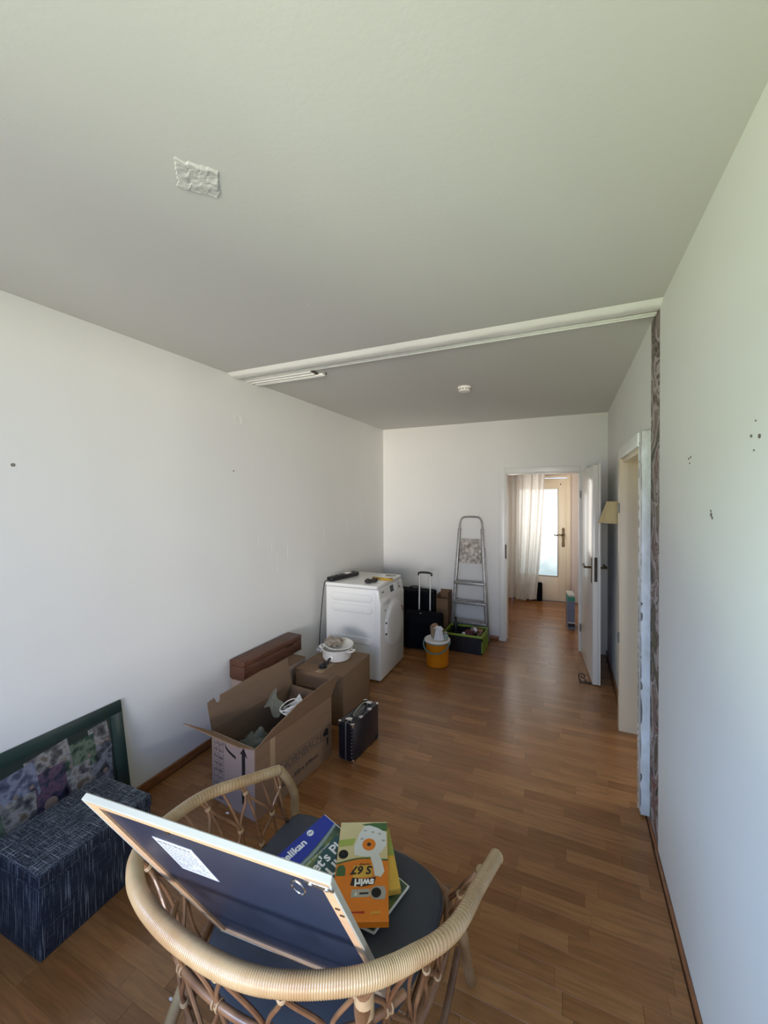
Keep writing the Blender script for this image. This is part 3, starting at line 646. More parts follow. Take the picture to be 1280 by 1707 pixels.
# ------------------------------------------------------------------ rattan armchair with everything on it
def armchair():
    t = thing('rattan_armchair', 'rattan armchair with wrapped round rim in the foreground', 'chair', (-0.58, 0.9, 0))
    o = Vector((-0.58, 0.9, 0)); W = lambda p: Vector(p)-o
    rim = [(-.944, 1.153, .652), (-1.002, 1.023, .675), (-1.036, .909, .698), (-1.028, .775, .72), (-.975, .66, .752), (-.868, .575, .785), (-.735, .530, .80), (-.590, .520, .80), (-.460, .540, .80), (-.330, .607, .795), (-.252, .709, .77), (-.208, .811, .742), (-.192, .95, .703), (-.172, 1.10, .662)]
    rp = catmull([W(p) for p in rim], 14); tot = 0
    # wrapped tube: fine winding around the back, broad winding on the arms
    fine = resample(rp, 0.0009); L = sum((b-a).length for a, b in zip(fine, fine[1:])); rr = []; s = 0; ph = 0
    for i in range(len(fine)):
        u = i/len(fine); k = min(1, max(0, (u-0.22)/0.08))*min(1, max(0, (0.80-u)/0.05))
        pitch = 0.0045*k+0.011*(1-k); ph += (L/len(fine))/pitch
        rr.append(0.0170+0.0013*abs(math.sin(ph*PI))*(0.5+0.5*k)+0.0006*noise.noise(Vector((u*30, 0, 0))))
    # thin the rings on the broad part
    MB().tube(fine, rr, 16).build('rim', M['rattan_wrap'], t, smooth=True, auto=80)
    tip = fine[-1]; td = (fine[-1]-fine[-40]).normalized()
    MB().tube([tip+td*0.001, tip+td*0.006, tip+td*0.009], [0.0185, 0.015, 0.006], 14).build('rim_cap', M['rattan_wrap'], t, smooth=True)
    # coarse param access
    RP = resample(rp, L/200.0); nR = len(RP)-1
    def top(u): x = max(0, min(1, u))*nR; i = min(nR-1, int(x)); return RP[i].lerp(RP[i+1], x-i)
    seat = [(-.925, 1.205, .40), (-.955, 1.08, .40), (-.955, .94, .40), (-.925, .80, .40), (-.855, .70, .40), (-.76, .645, .40), (-.65, .63, .40), (-.54, .635, .40), (-.44, .675, .40), (-.365, .75, .40), (-.325, .85, .40), (-.305, .97, .40), (-.305, 1.09, .40), (-.335, 1.20, .40)]
    SPc = catmull([W(p) for p in seat], 10); SP = resample(SPc, 0.01); nS = len(SP)-1
    def bot(u): x = max(0, min(1, u))*nS; i = min(nS-1, int(x)); return SP[i].lerp(SP[i+1], x-i)
    cen = W((-0.62, 0.95, 0.0))
    def surf(u, v):
        p = top(u).lerp(bot(u), v); d = Vector((p.x-cen.x, p.y-cen.y, 0)).normalized()
        bulge = -0.022*math.sin(PI*min(1, v*1.25)); return p+d*bulge-Vector((0, 0, 0.010*(1-v)))
    front = catmull([W(p) for p in [(-.335, 1.20, .40), (-.47, 1.255, .40), (-.62, 1.27, .40), (-.79, 1.255, .40), (-.925, 1.205, .40)]], 8)
    MB().tube(SPc+front[1:-1], 0.014, 10, closed=True).build('seat_ring', M['rattan'], t, smooth=True)
    sl = MB()
    for k in range(7):
        x = -0.30+0.09*k; sl.tube([Vector((x, -0.20 if abs(x) < 0.25 else -0.05, 0.40)), Vector((x, 0.33 if abs(x) < 0.3 else 0.27, 0.40))], 0.008, 8)
    sl.build('seat_slats', M['rattan'], t, smooth=True)
    hoop = [surf(0.30+0.46*i/70, 0.47) for i in range(71)]
    MB().tube(hoop, 0.0085, 10).build('middle_hoop', M['rattan'], t, smooth=True)
    hoop = [surf(i/70, 0.50)+Vector((0, 0, -0.006)) for i in range(71)]
    # woven canes: antiphase waves that meet at bound nodes
    N = 26
    def cane(pts, r): MB().tube(pts, r, 8).build('cane', M['rattan'], t, smooth=True)
    v_nodes = (0.09, 0.47, 0.85)
    for i in range(N):
        uc = (i+0.5)/N; pts = []
        sg = 1 if i % 2 else -1
        for k in range(25):
            v = 0.02+0.98*k/24
            a = math.cos(PI*(v-0.09)/0.38); u = uc+sg*0.5/N*0.92*a
            pts.append(surf(min(0.995, max(0.005, u)), v))
        cane(pts, 0.0048)
    for i in range(N+1):
        u = i/N
        if u < 0.01: u = 0.012
        if u > 0.99: u = 0.988
        if u < 0.34 or u > 0.72: cane([surf(u, 0.02+0.98*k/12) for k in range(13)], 0.0042)
    def bind(c, ax, r, rr_=0.0028):
        ax = ax.normalized(); a = ax.orthogonal().normalized(); b = ax.cross(a)
        MB().tube([c+(a*math.cos(2*PI*k/12)+b*math.sin(2*PI*k/12))*r for k in range(12)], rr_, 6, closed=True).build('binding', M['binding'], t, smooth=True)
    for i in range(1, N):
        for j, v in enumerate(v_nodes):
            meet = (i % 2 == (0 if j % 2 == 0 else 1))
            c = surf(i/N, v); ax = surf(i/N, min(1, v+0.03))-surf(i/N, v-0.03)
            if meet: bind(c, ax, 0.0072, 0.0026); bind(c+ax.normalized()*0.005, ax, 0.0072, 0.0026)
        if i % 2 == 1 and 0.31 < i/N < 0.75: bind(surf(i/N+0.004, 0.47), surf(i/N+0.01, 0.47)-surf(i/N-0.01, 0.47), 0.0105, 0.0022); bind(surf(i/N-0.004, 0.47), surf(i/N+0.01, 0.47)-surf(i/N-0.01, 0.47), 0.0105, 0.0022)
    # posts and legs
    MB().tube(catmull([surf(0.700, 0.02), surf(0.700, 0.35)+Vector((0.0, -0.01, 0)), surf(0.700, 0.9)], 6), 0.016, 12).build('back_post', M['rattan'], t, smooth=True)
    for v, h in ((0.07, 0.020), (0.30, 0.014)):
        c = surf(0.700, v); MB().tube([c+Vector((0, 0, h)), c-Vector((0, 0, h))], 0.0185, 14).build('post_wrap', M['binding'], t, smooth=True)
    # arm posts: from the arm ends to the front corners of the seat
    def wrapped(pts, r0, name):
        P = resample(catmull(pts, 10), 0.002); MB().tube(P, [r0+0.0006*abs(math.sin(i*0.002/0.011*PI)) for i in range(len(P))], 12).build(name, M['rattan_wrap'], t, smooth=True, auto=80)
    wrapped([W((-.944, 1.155, .652)), W((-.930, 1.185, .60)), W((-.925, 1.215, .53)), W((-.93, 1.225, .46)), W((-.925, 1.215, .385))], 0.0150, 'arm_post')
    wrapped([W((-.210, 1.085, .625)), W((-.224, 1.118, .56)), W((-.256, 1.136, .48)), W((-.285, 1.146, .40))], 0.0125, 'arm_post')
    cane([W((-.948, 1.14, .63)), W((-.955, 1.15, .56)), W((-.945, 1.18, .46)), W((-.93, 1.20, .41))], 0.006)
    wrapped([W((-.290, 1.150, .41)), W((-.286, 1.19, .31)), W((-.290, 1.27, .13)), W((-.292, 1.335, .004))], 0.0155, 'leg')
    wrapped([W((-.925, 1.20, .41)), W((-.945, 1.24, .28)), W((-.955, 1.29, .13)), W((-.96, 1.335, .004))], 0.0155, 'leg')
    wrapped([W((-.36, .74, .40)), W((-.32, .69, .25)), W((-.29, .64, .10)), W((-.275, .60, .004))], 0.0155, 'leg')
    wrapped([W((-.90, .74, .40)), W((-.935, .69, .25)), W((-.96, .64, .10)), W((-.98, .60, .004))], 0.0155, 'leg')
    MB().tube(catmull([W((-.345, .75, .30)), W((-.30, .95, .24)), W((-.296, 1.18, .27))], 6), 0.010, 10).build('stretcher', M['rattan'], t, smooth=True)
    MB().tube(catmull([W((-.915, .74, .30)), W((-.95, .95, .24)), W((-.94, 1.22, .27))], 6), 0.010, 10).build('stretcher', M['rattan'], t, smooth=True)
armchair()

CTOP = 0.458
def cushion():
    out = catmull([(-.932, 1.208), (-.895, 1.238), (-.77, 1.248), (-.66, 1.245), (-.55, 1.235), (-.45, 1.225), (-.375, 1.195), (-.335, 1.14), (-.328, 1.06), (-.338, .96), (-.36, .85), (-.42, .745), (-.52, .685), (-.63, .668), (-.74, .68), (-.84, .735), (-.90, .83), (-.93, .95), (-.94, 1.08)] and
                  [(x, y, 0) for x, y in [(-.932, 1.208), (-.895, 1.238), (-.77, 1.248), (-.66, 1.245), (-.55, 1.235), (-.45, 1.225), (-.375, 1.195), (-.335, 1.14), (-.328, 1.06), (-.338, .96), (-.36, .85), (-.42, .745), (-.52, .685), (-.63, .668), (-.74, .68), (-.84, .735), (-.90, .83), (-.93, .95), (-.94, 1.08)]], 4, closed=True)
    c = Vector((-0.64, 0.97, 0)); n = len(out); mb = MB(); vs = []; z0 = 0.417
    prof = [(0.0, 0.0), (0.6, 0.0), (0.93, 0.001), (0.985, 0.010), (1.0, 0.0205), (0.985, 0.032), (0.93, CTOP-z0-0.001), (0.6, CTOP-z0), (0.0, CTOP-z0)]
    rings = []
    for s_, z in prof[1:-1]:
        rings.append([c+(p-c)*s_+Vector((0, 0, z0+z-c.z)) for p in out])
    vs = [p for r in rings for p in r]; fs = []
    for i in range(len(rings)-1):
        for j in range(n): fs.append((i*n+j, i*n+(j+1) % n, (i+1)*n+(j+1) % n, (i+1)*n+j))
    k = len(vs); vs += [Vector((c.x, c.y, z0)), Vector((c.x, c.y, CTOP))]
    for j in range(n): fs.append((k, (j+1) % n, j)); fs.append((k+1, (len(rings)-1)*n+j, (len(rings)-1)*n+(j+1) % n))
    t = thing('seat_cushion', 'slate grey seat cushion lying on the rattan armchair', 'cushion', (0, 0, 0))
    mb.add(vs, fs); mb.build('cover', M['cushion'], t, smooth=True, auto=60)
    MB().tube([c+(p-c)*1.0+Vector((0, 0, z0+0.0205)) for p in out], 0.003, 6, closed=True).build('piping', M['cushion'], t, smooth=True)
cushion()

def picture_back():
    O = Vector((-.853, .797, .4605)); mt = frame_mtx(O, (.992, .119, -.033), (.089, -.503, .86))
    # local: x right, y up the frame, z towards the camera side (back of the picture)
    t = thing('picture_frame', 'picture frame seen from its dark blue back, leaning on the armchair rim', 'picture frame', mtx=mt)
    Wd, Hd, D = 0.485, 0.742, 0.0115; b1 = 0.018
    def bar(a, c, m, name='frame_bar'): return MB().box(a, c).build(name, m, t, bevel=0.0012, seg=1)
    bar((0, Hd-0.004, -D), (Wd, Hd, 0.0), M['mould_white'], 'moulding'); bar((0, 0, -D), (Wd, 0.004, 0), M['mould_white'], 'moulding')
    bar((0, 0.004, -D), (0.004, Hd-0.004, 0), M['mould_white'], 'moulding'); bar((Wd-0.004, 0.004, -D), (Wd, Hd-0.004, 0), M['mould_white'], 'moulding')
    bar((0.004, Hd-0.004-b1, -D+0.002), (Wd-0.004, Hd-0.004, -0.001), M['raw_wood']); bar((0.004, 0.004, -D+0.002), (Wd-0.004, 0.004+b1, -0.001), M['raw_wood'])
    bar((0.004, 0.004+b1, -D+0.002), (0.004+b1, Hd-0.004-b1, -0.001), M['raw_wood']); bar((Wd-0.004-b1, 0.004+b1, -D+0.002), (Wd-0.004, Hd-0.004-b1, -0.001), M['raw_wood'])
    MB().box((0.021, 0.021, -0.009), (Wd-0.021, Hd-0.021, -0.006)).build('back_panel', M['navy_board'], t)
    MB().box((0.004, 0.004, -D-0.001), (Wd-0.004, Hd-0.004, -D+0.0015)).build('front_sheet', M['paper'], t)
    s = MB().box((0.102, 0.492, -0.0059), (0.192, 0.640, -0.0053)).build('sticker', M['label_white'], t)
    l = MB(); rnd = random.Random(2)
    for k in range(12):
        y = 0.624-k*0.0105; x = 0.108
        while x < 0.178:
            w_ = rnd.uniform(0.003, 0.010); x2 = min(0.185, x+w_); l.box((x, y, -0.0053), (x2, y+(0.0045 if k in (0,) else 0.0016), -0.0051)); x = x2+0.0025
            if k in (8, 9, 10) and rnd.random() < 0.5: x += 0.02
    l.build('printed_lines', M['label_grey'], s)
    # hanging eyelet and ring near the right end of the top bar
    MB().box((0.440, 0.715, -0.001), (0.486, 0.729, 0.002)).build('eyelet_plate', M['chrome'], t, bevel=0.0008, seg=1)
    for x in (0.450, 0.476): MB().lathe([(0.0035, 0.002), (0.003, 0.0035), (0, 0.004)], 10, c=(x, 0.722, 0)).build('screw', M['chrome'], t, smooth=True)
    P = [(0.430+0.013*math.sin(a)-0.020*(1-math.cos(a))*0.3, 0.695+0.027*math.cos(a), 0.004+0.002*math.sin(a)) for a in [2*PI*k/20 for k in range(20)]]
    MB().tube(P, 0.0015, 8, closed=True).build('hanging_ring', M['chrome'], t, smooth=True)
    for x, y in ((0.18, 0.7195), (0.47, 0.63), (0.472, 0.60)):
        MB().box((x, y, -0.001), (x+0.008, y+0.0025, 0.0008)).build('staple', M['brass'], t)
picture_back()

def books():
    # ---- drawing pad (lies tilted on the cushion)
    z = 0.462
    TR = Vector((-.785, 1.205, 0.505)); BR = Vector((-.425, 1.105, 0.478)); B = Vector((-.485, .93, 0.468))
    ex = (BR-TR); Wp = ex.length; dn = (B-BR); dn = dn-ex.normalized()*dn.dot(ex.normalized())
    # x axis = along top edge reading direction: from hidden left end to TR
    xa = -dn.normalized(); ya = -ex.normalized()
    PW = 0.297; PH = Wp
    O = BR-xa*PW                      # bottom-left of the printed cover
    mt = frame_mtx(O, xa, ya)
    t = thing('drawing_pad', 'blue topped drawing pad under the orange box on the cushion', 'pad', mtx=mt)
    PO = [(0.07, 0.20), (0.14, 0.0), (PW, 0.0), (PW, PH), (0.07, PH)]
    MB().prism(PO, -0.006, -0.0006).build('pages', M['paper'], t)
    mc = blotch_mat('green_leaf_print', [(0.01, 0.02, 0.015), (0.05, 0.09, 0.06), (0.16, 0.20, 0.06), (0.02, 0.07, 0.07)], 16)
    MB().prism([(0.072, 0.202), (0.142, 0.004), (PW-0.003, 0.004), (PW-0.003, PH-0.001), (0.072, PH-0.001)], -0.0006, 0.0).build('cover', mc, t)
    poly = [(0.072, PH-0.001), (PW-0.003, PH-0.001), (PW-0.003, PH-0.052)]+[(max(0.072, PW*(1-k/12)), PH-0.052-0.012*math.sin(PI*k/12)-0.022*(k/12)) for k in range(1, 13)]
    MB().prism(list(reversed(poly)), 0.0001, 0.0006).build('blue_band', mat('royal_blue_print', (0.012, 0.035, 0.30), 0.35), t)
    poly2 = [(0.075+(PW-0.078)*(k/12), PH-0.062-0.012*math.sin(PI*(1-k/12))-0.022*(1-k/12)) for k in range(13)]+[(0.075+(PW-0.078)*(1-k/12), PH-0.0525-0.012*math.sin(PI*k/12)-0.022*(k/12)) for k in range(13)]
    MB().prism(poly2, 0.0001, 0.0005).build('grey_band', mat('grey_print_band', (0.22, 0.28, 0.30), 0.4), t)
    MB().prism([(0.115, 0.10), (PW-0.003, 0.10), (PW-0.003, 0.262), (0.26, 0.285), (0.16, 0.268), (0.12, 0.20)], 0.0001, 0.0005).build('teal_band', mat('teal_print', (0.03, 0.10, 0.11), 0.4, var=0.2, vscale=12), t)
    text('Pelikan', 0.035, M['print_white'], t, T((0.088, 0.335, 0.0007)), bold=0.0010, extr=0.0002)
    MB().lathe([(0.0115, 0), (0.0115, 0.0004), (0, 0.0004)], 24, c=(0.216, 0.356, 0.0007)).build('emblem', M['print_white'], t)
    em = MB(); em.tube([(0.212+0.005*math.cos(a), 0.354+0.004*math.sin(a), 0.0013) for a in [PI*k/8 for k in range(9)]], 0.0012, 5); em.tube([(0.219+0.004*math.cos(a), 0.358+0.004*math.sin(a), 0.0013) for a in [-PI*k/8 for k in range(9)]], 0.0012, 5)
    em.build('emblem_bird', mat('blue_ink', (0.01, 0.02, 0.15), 0.4), t)
    text("Let's Pl", 0.046, M['print_white'], t, T((0.118, 0.238, 0.0007)), bold=0.001, extr=0.0002)
    text("Uk", 0.050, M['print_white'], t, T((0.165, 0.192, 0.0007)), bold=0.001, extr=0.0002)
    text('kreativ malen und basteln', 0.010, M['label_white'], t, T((0.13, 0.277, 0.0007)), extr=0.0002)
    # ---- pale photo card with white border under the pad, lower right
    t = thing('photo_card', 'white edged photo booklet sticking out below the pads', 'booklet', mtx=frame_mtx((-.565, .905, .4610), (0.50, 0.86, 0.0), (-0.86, 0.50, 0.0)))
    MB().box((0, 0, 0), (0.20, 0.15, 0.005)).build('pages', M['paper'], t, bevel=0.0008, seg=1)
    MB().box((0.012, 0.012, 0.005), (0.188, 0.138, 0.0056)).build('picture', blotch_mat('grey_photo', [(0.02, 0.02, 0.02), (0.25, 0.24, 0.2), (0.5, 0.5, 0.47)], 30), t)
    # ---- yellow green box (second carton of bags)
    org = mat('orange_print', (0.72, 0.20, 0.010), 0.35, var=0.1, vscale=12); yel = mat('yellow_print', (0.70, 0.42, 0.06), 0.4, var=0.15, vscale=10)
    cream = mat('cream_print', (0.62, 0.52, 0.27), 0.4, var=0.1, vscale=14); grn = mat('green_print_dark', (0.05, 0.13, 0.04), 0.4, var=0.2, vscale=14)
    lgrn = mat('light_green_print', (0.33, 0.40, 0.08), 0.4, var=0.15); wht = mat('white_print', (0.66, 0.66, 0.62), 0.4, var=0.06, vscale=20); blk = M['black_ink']; greyp = mat('grey_label_print', (0.40, 0.38, 0.33), 0.4, var=0.1)
    mt2 = frame_mtx((-.535, .985, .512), (0.83, 0.55, 0.03), (-0.55, 0.83, 0.06))
    t = thing('bag_carton', 'flat yellow and green box lying beneath the orange box', 'box', mtx=mt2)
    MB().box((-0.02, 0, -0.020), (0.125, 0.20, 0)).build('body', yel, t, bevel=0.003)
    MB().prism([(-0.02, 0.12), (0.125, 0.10), (0.122, 0.197), (-0.018, 0.197)], 0.0002, 0.0007).build('green_field', lgrn, t)
    text('S 67', 0.035, cream, t, T((0.07, 0.145, 0.0008)) @ R(PI, 'Z'), bold=0.0008)
    # ---- orange vacuum-bag box on top
    A = Vector((-.697, 1.157, .540)); Bq = Vector((-.556, 1.222, .540)); Cq = Vector((-.421, .946, .528))
    exx = (Bq-A); eyy = (Bq-Cq); O = Cq-exx
    mt3 = frame_mtx(O, exx, eyy); w = exx.length; h = eyy.length
    t = thing('vacuum_bag_box', 'orange and cream vacuum bag box on top of the pads', 'box', mtx=mt3)
    MB().box((0, 0, -0.018), (w, h, 0)).build('body', org, t, bevel=0.0012, seg=1)
    def P_(poly, m, z=0.0003, nm='print_field'): return MB().prism(poly, 0.0001, z).build(nm, m, t)
    P_([(0.001, h*0.52)]+[(w*k/10, h*(0.52+0.045*math.sin(PI*k/10)+0.03*k/10)) for k in range(1, 10)]+[(w-0.001, h*0.555), (w-0.001, h-0.001), (0.001, h-0.001)], cream, 0.0003, 'cream_field')
    P_([(0.001, h*0.51)]+[(w*k/10, h*(0.51+0.045*math.sin(PI*k/10)+0.03*k/10)) for k in range(1, 10)]+[(w-0.001, h*0.545), (w-0.001, h*0.565)]+[(w*k/10, h*(0.525+0.045*math.sin(PI*k/10)+0.03*k/10)) for k in range(9, 0, -1)]+[(0.001, h*0.53)], grn, 0.0005, 'green_swoosh')
    P_([(w*0.45, h*0.97), (w*0.75, h*0.90), (w-0.001, h*0.88), (w-0.001, h*0.985), (w*0.7, h*0.985)], grn, 0.0005, 'green_leaf')
    P_([(0.001, h*0.70), (w*0.30, h*0.72), (w*0.34, h*0.80), (0.001, h*0.78)], lgrn, 0.0005, 'green_panel')
    bag = [(w*0.52, h*0.95), (w*0.42, h*0.86), (w*0.32, h*0.70), (w*0.34, h*0.61), (w*0.60, h*0.59), (w*0.86, h*0.63), (w*0.97, h*0.72), (w*0.97, h*0.86), (w*0.80, h*0.92), (w*0.62, h*0.955)]
    P_(list(reversed(bag)), wht, 0.0007, 'bag_picture')
    for (px, py) in ((.5, .88), (.66, .86), (.80, .84), (.44, .78), (.88, .76)): P_([(w*px, h*py), (w*px+0.010, h*py), (w*px+0.010, h*py+0.006), (w*px, h*py+0.006)], greyp, 0.0009, 'bag_print')
    MB().lathe([(0.021, 0), (0.021, 0.0003), (0.006, 0.0003), (0.006, 0)], 24, c=(w*0.62, h*0.725, 0.0008)).build('orange_collar', org, t)
    MB().lathe([(0.0065, 0), (0.0065, 0.0004), (0, 0.0004)], 16, c=(w*0.62, h*0.725, 0.0008)).build('collar_hole', blk, t)
    tube_ = [(w*0.68, h*0.66), (w*0.78, h*0.66), (w*0.88, h*0.55), (w*0.93, h*0.44), (w*0.86, h*0.385), (w*0.74, h*0.40), (w*0.72, h*0.48), (w*0.66, h*0.58)]
    P_(list(reversed(tube_)), wht, 0.0009, 'air_picture')
    MB().lathe([(0.015, 0), (0.015, 0.0004), (0.011, 0.0004), (0.011, 0)], 20, c=(w*0.12, h*0.62, 0.0006)).build('seal', blk, t)
    MB().lathe([(0.007, 0), (0.007, 0.0004), (0, 0.0004)], 20, c=(w*0.12, h*0.62, 0.0006)).build('seal', blk, t)
    P_([(w*0.02, h*0.40), (w*0.19, h*0.40), (w*0.19, h*0.47), (w*0.15, h*0.505), (w*0.06, h*0.505), (w*0.02, h*0.47)], grn, 0.0006, 'green_badge')
    P_([(w*0.34, h*0.38), (w*0.70, h*0.385), (w*0.70, h*0.505), (w*0.34, h*0.50)], yel, 0.0005, 'yellow_field')
    text('S 67', 0.034, blk, t, T((w*0.70, h*0.490, 0.0009)) @ R(PI, 'Z'), bold=0.001, shear=0.2)
    text('mit Filter', 0.009, blk, t, T((w*0.66, h*0.52, 0.0007)) @ R(PI, 'Z'))
    P_([(w*0.30, h*0.310), (w*0.52, h*0.296), (w*0.74, h*0.318), (w*0.77, h*0.385), (w*0.52, h*0.366), (w*0.33, h*0.380)], blk, 0.0008, 'logo_field')
    text('swirl', 0.029, M['print_white'], t, T((w*0.735, h*0.362, 0.0013)) @ R(PI, 'Z'), bold=0.0012)
    P_([(w*0.33, h*0.20), (w*0.66, h*0.205), (w*0.66, h*0.275), (w*0.33, h*0.27)], greyp, 0.0005, 'photo_panel')
    P_([(w*0.48, h*0.225), (w*0.64, h*0.228), (w*0.64, h*0.245), (w*0.48, h*0.242)], blk, 0.0007, 'photo_print'); P_([(w*0.38, h*0.215), (w*0.44, h*0.215), (w*0.42, h*0.255)], wht, 0.0007, 'photo_print')
    cap = [(w*0.84+0.018*math.cos(a)*(1), h*0.24+0.018*math.sin(a)) for a in [PI*(0.5+k/8) for k in range(9)]]; cap = [(x-w*0.06, y) for x, y in cap]+[(w*0.93, h*0.24-0.018), (w*0.96, h*0.24), (w*0.93, h*0.24+0.018)]
    P_(cap, greyp, 0.0005, 'round_badge')
    MB().lathe([(0.014, 0), (0.014, 0.0004), (0.009, 0.0004), (0.009, 0)], 20, c=(w*0.78, h*0.24, 0.0006)).build('badge_ring', blk, t)
    P_([(w*0.35, h*0.07), (w*0.58, h*0.065), (w*0.58, h*0.085), (w*0.35, h*0.08)], mat('dark_red_print', (0.35, 0.02, 0.01), 0.4), 0.0005, 'small_logo')
    text('swirl', 0.014, yel, t, T((w*0.86, h*0.082, 0.0006)) @ R(PI, 'Z'), bold=0.0004)
books()

# ------------------------------------------------------------------ ottoman and collage frame at the left wall
def ottoman():
    t = thing('storage_ottoman', 'low storage bench covered in blue white woven fabric by left wall', 'ottoman', (-1.855, 0.98, 0), 0.03)
    hx, hy = 0.165, 0.212
    MB().box((-hx, -hy, 0.0), (hx, hy, 0.258)).build('body', M['tweed'], t, bevel=0.006)
    MB().box((-hx-0.004, -hy-0.004, 0.261), (hx+0.004, hy+0.004, 0.312)).build('lid', M['tweed'], t, bevel=0.010, seg=3)
    MB().tube([(x*(hx+0.0045), y*(hy+0.0045), 0.266) for x, y in ((-1, -1), (1, -1), (1, 1), (-1, 1))], 0.002, 6, closed=True).build('lid_seam', M['tweed'], t)
ottoman()

def collage():
    # leans on the left wall: bottom edge on the floor
    y1 = 1.345; Wd = 0.97; Hf = 0.585
    bot = Vector((-2.035, y1-Wd, 0.002)); top = Vector((-2.131, y1-Wd, 0.572)); up = (top-bot).normalized()
    mt = frame_mtx(bot, (0, 1, 0), up)     # x along +Y, y up, z towards the room (+X)
    t = thing('photo_collage_frame', 'dark green photo collage frame leaning on the left wall', 'picture frame', mtx=mt)
    b = 0.058; D = 0.014
    def bar(a, c): MB().box((*a, -D), (*c, 0)).build('frame_bar', M['dark_green'], t, bevel=0.002)
    bar((0, Hf-b), (Wd, Hf)); bar((0, 0), (Wd, b)); bar((0, b), (b, Hf-b)); bar((Wd-b, b), (Wd, Hf-b))
    MB().box((b, b, -D+0.003), (Wd-b, Hf-b, -0.008)).build('mount_board', mat('dark_mount', (0.012, 0.020, 0.016), 0.5), t)
    G = (0.20, 0.21, 0.21)
    P = {'grey': [(0.015, 0.017, 0.02), (0.06, 0.065, 0.075), (0.17, 0.18, 0.20), (0.05, 0.05, 0.06)],
         'room': [(0.02, 0.02, 0.03), (0.09, 0.085, 0.08), (0.26, 0.25, 0.24), (0.12, 0.09, 0.06)],
         'green': [(0.005, 0.012, 0.008), (0.02, 0.05, 0.035), (0.12, 0.15, 0.10), (0.02, 0.06, 0.05)],
         'night': [(0.006, 0.006, 0.012), (0.03, 0.03, 0.055), (0.11, 0.06, 0.09), (0.02, 0.02, 0.04)],
         'blue': [(0.03, 0.035, 0.06), (0.08, 0.085, 0.13), (0.20, 0.21, 0.27), (0.05, 0.06, 0.09)]}
    mats = {k: blotch_mat('photo_'+k, v, 22) for k, v in P.items()}
    # x from the right edge (Wd) leftwards, y height in the frame; (x0,y0,x1,y1,kind,tilt)
    L = [(0.82, 0.39, 0.905, 0.50, 'room', 0.10), (0.78, 0.24, 0.915, 0.40, 'grey', -0.03), (0.70, 0.36, 0.82, 0.47, 'green', 0.06), (0.80, 0.10, 0.91, 0.25, 'blue', 0.04),
         (0.68, 0.20, 0.79, 0.36, 'room', 0.02), (0.57, 0.40, 0.71, 0.50, 'room', 0.12), (0.57, 0.16, 0.69, 0.40, 'night', 0.03), (0.44, 0.35, 0.58, 0.47, 'blue', 0.10), (0.47, 0.22, 0.57, 0.36, 'room', -0.02),
         (0.66, 0.07, 0.80, 0.20, 'grey', 0.0), (0.30, 0.25, 0.45, 0.37, 'green', 0.15), (0.28, 0.36, 0.42, 0.48, 'grey', 0.05), (0.45, 0.08, 0.58, 0.21, 'grey', 0.08), (0.30, 0.07, 0.44, 0.24, 'green', 0.02),
         (0.35, 0.12, 0.43, 0.29, 'night', 0.04), (0.12, 0.30, 0.28, 0.45, 'room', 0.1), (0.10, 0.12, 0.29, 0.27, 'green', 0.0), (0.06, 0.40, 0.16, 0.51, 'blue', -0.05), (0.57, 0.06, 0.67, 0.15, 'room', 0.0)]
    for i, (x0, y0, x1, y1_, k, tl) in enumerate(L):
        gx, gy = (x1-x0)*0.10, (y1_-y0)*0.12; x0, x1, y0, y1_ = max(b+.012, x0-gx), min(Wd-b-.012, x1+gx), max(b+.012, y0-gy), min(Hf-b-.012, y1_+gy)
        z = -0.0078+0.00035*i; cx, cy = (x0+x1)/2, (y0+y1_)/2; mm = T((cx, cy, 0)) @ R(tl, 'Z') @ T((-cx, -cy, 0))
        ph = MB().box((x0, y0, z), (x1, y1_, z+0.0003), mtx=mm).build('photo', mats[k], t)
        # soft figures in the snapshots
        rnd = random.Random(i); nf = 1 if k == 'night' else rnd.choice((2, 3))
        for f in range(nf):
            fx = x0+(f+0.5)*(x1-x0)/nf+rnd.uniform(-.004, .004); s = (y1_-y0)*(0.30 if k == 'night' else 0.20)
            bd = [(fx-s*0.55, y0+0.002), (fx+s*0.55, y0+0.002), (fx+s*0.5, y0+s*1.1), (fx+s*0.2, y0+s*1.4), (fx-s*0.2, y0+s*1.4), (fx-s*0.5, y0+s*1.1)]
            MB().prism(bd, z+0.00035, z+0.0005, mtx=mm).build('figure_print', rnd.choice([mats['night'], mats['blue'], mats['green']]), ph)
            MB().lathe([(s*0.30, 0), (s*0.30, 0.0001), (0, 0.0001)], 12, c=(fx, y0+s*1.7, z+0.0005), mtx=mm).build('face_print', mat('skin_print', (0.20, 0.14, 0.11), 0.5), ph)
collage()

# ------------------------------------------------------------------ cartons
def carton_body(t, L, W, Hh, m, mi, open_top=True, th=0.005):
    """local: x across (0..W, 0 = room side), y along 0..L"""
    MB().box((0, 0, 0), (W, L, th)).build('bottom', m, t)
    for a, c in (((0, 0, th), (th, L, Hh)), ((W-th, 0, th), (W, L, Hh)), ((th, 0, th), (W-th, th, Hh)), ((th, L-th, th), (W-th, L, Hh))):
        MB().box(a, c).build('side_wall', m, t)

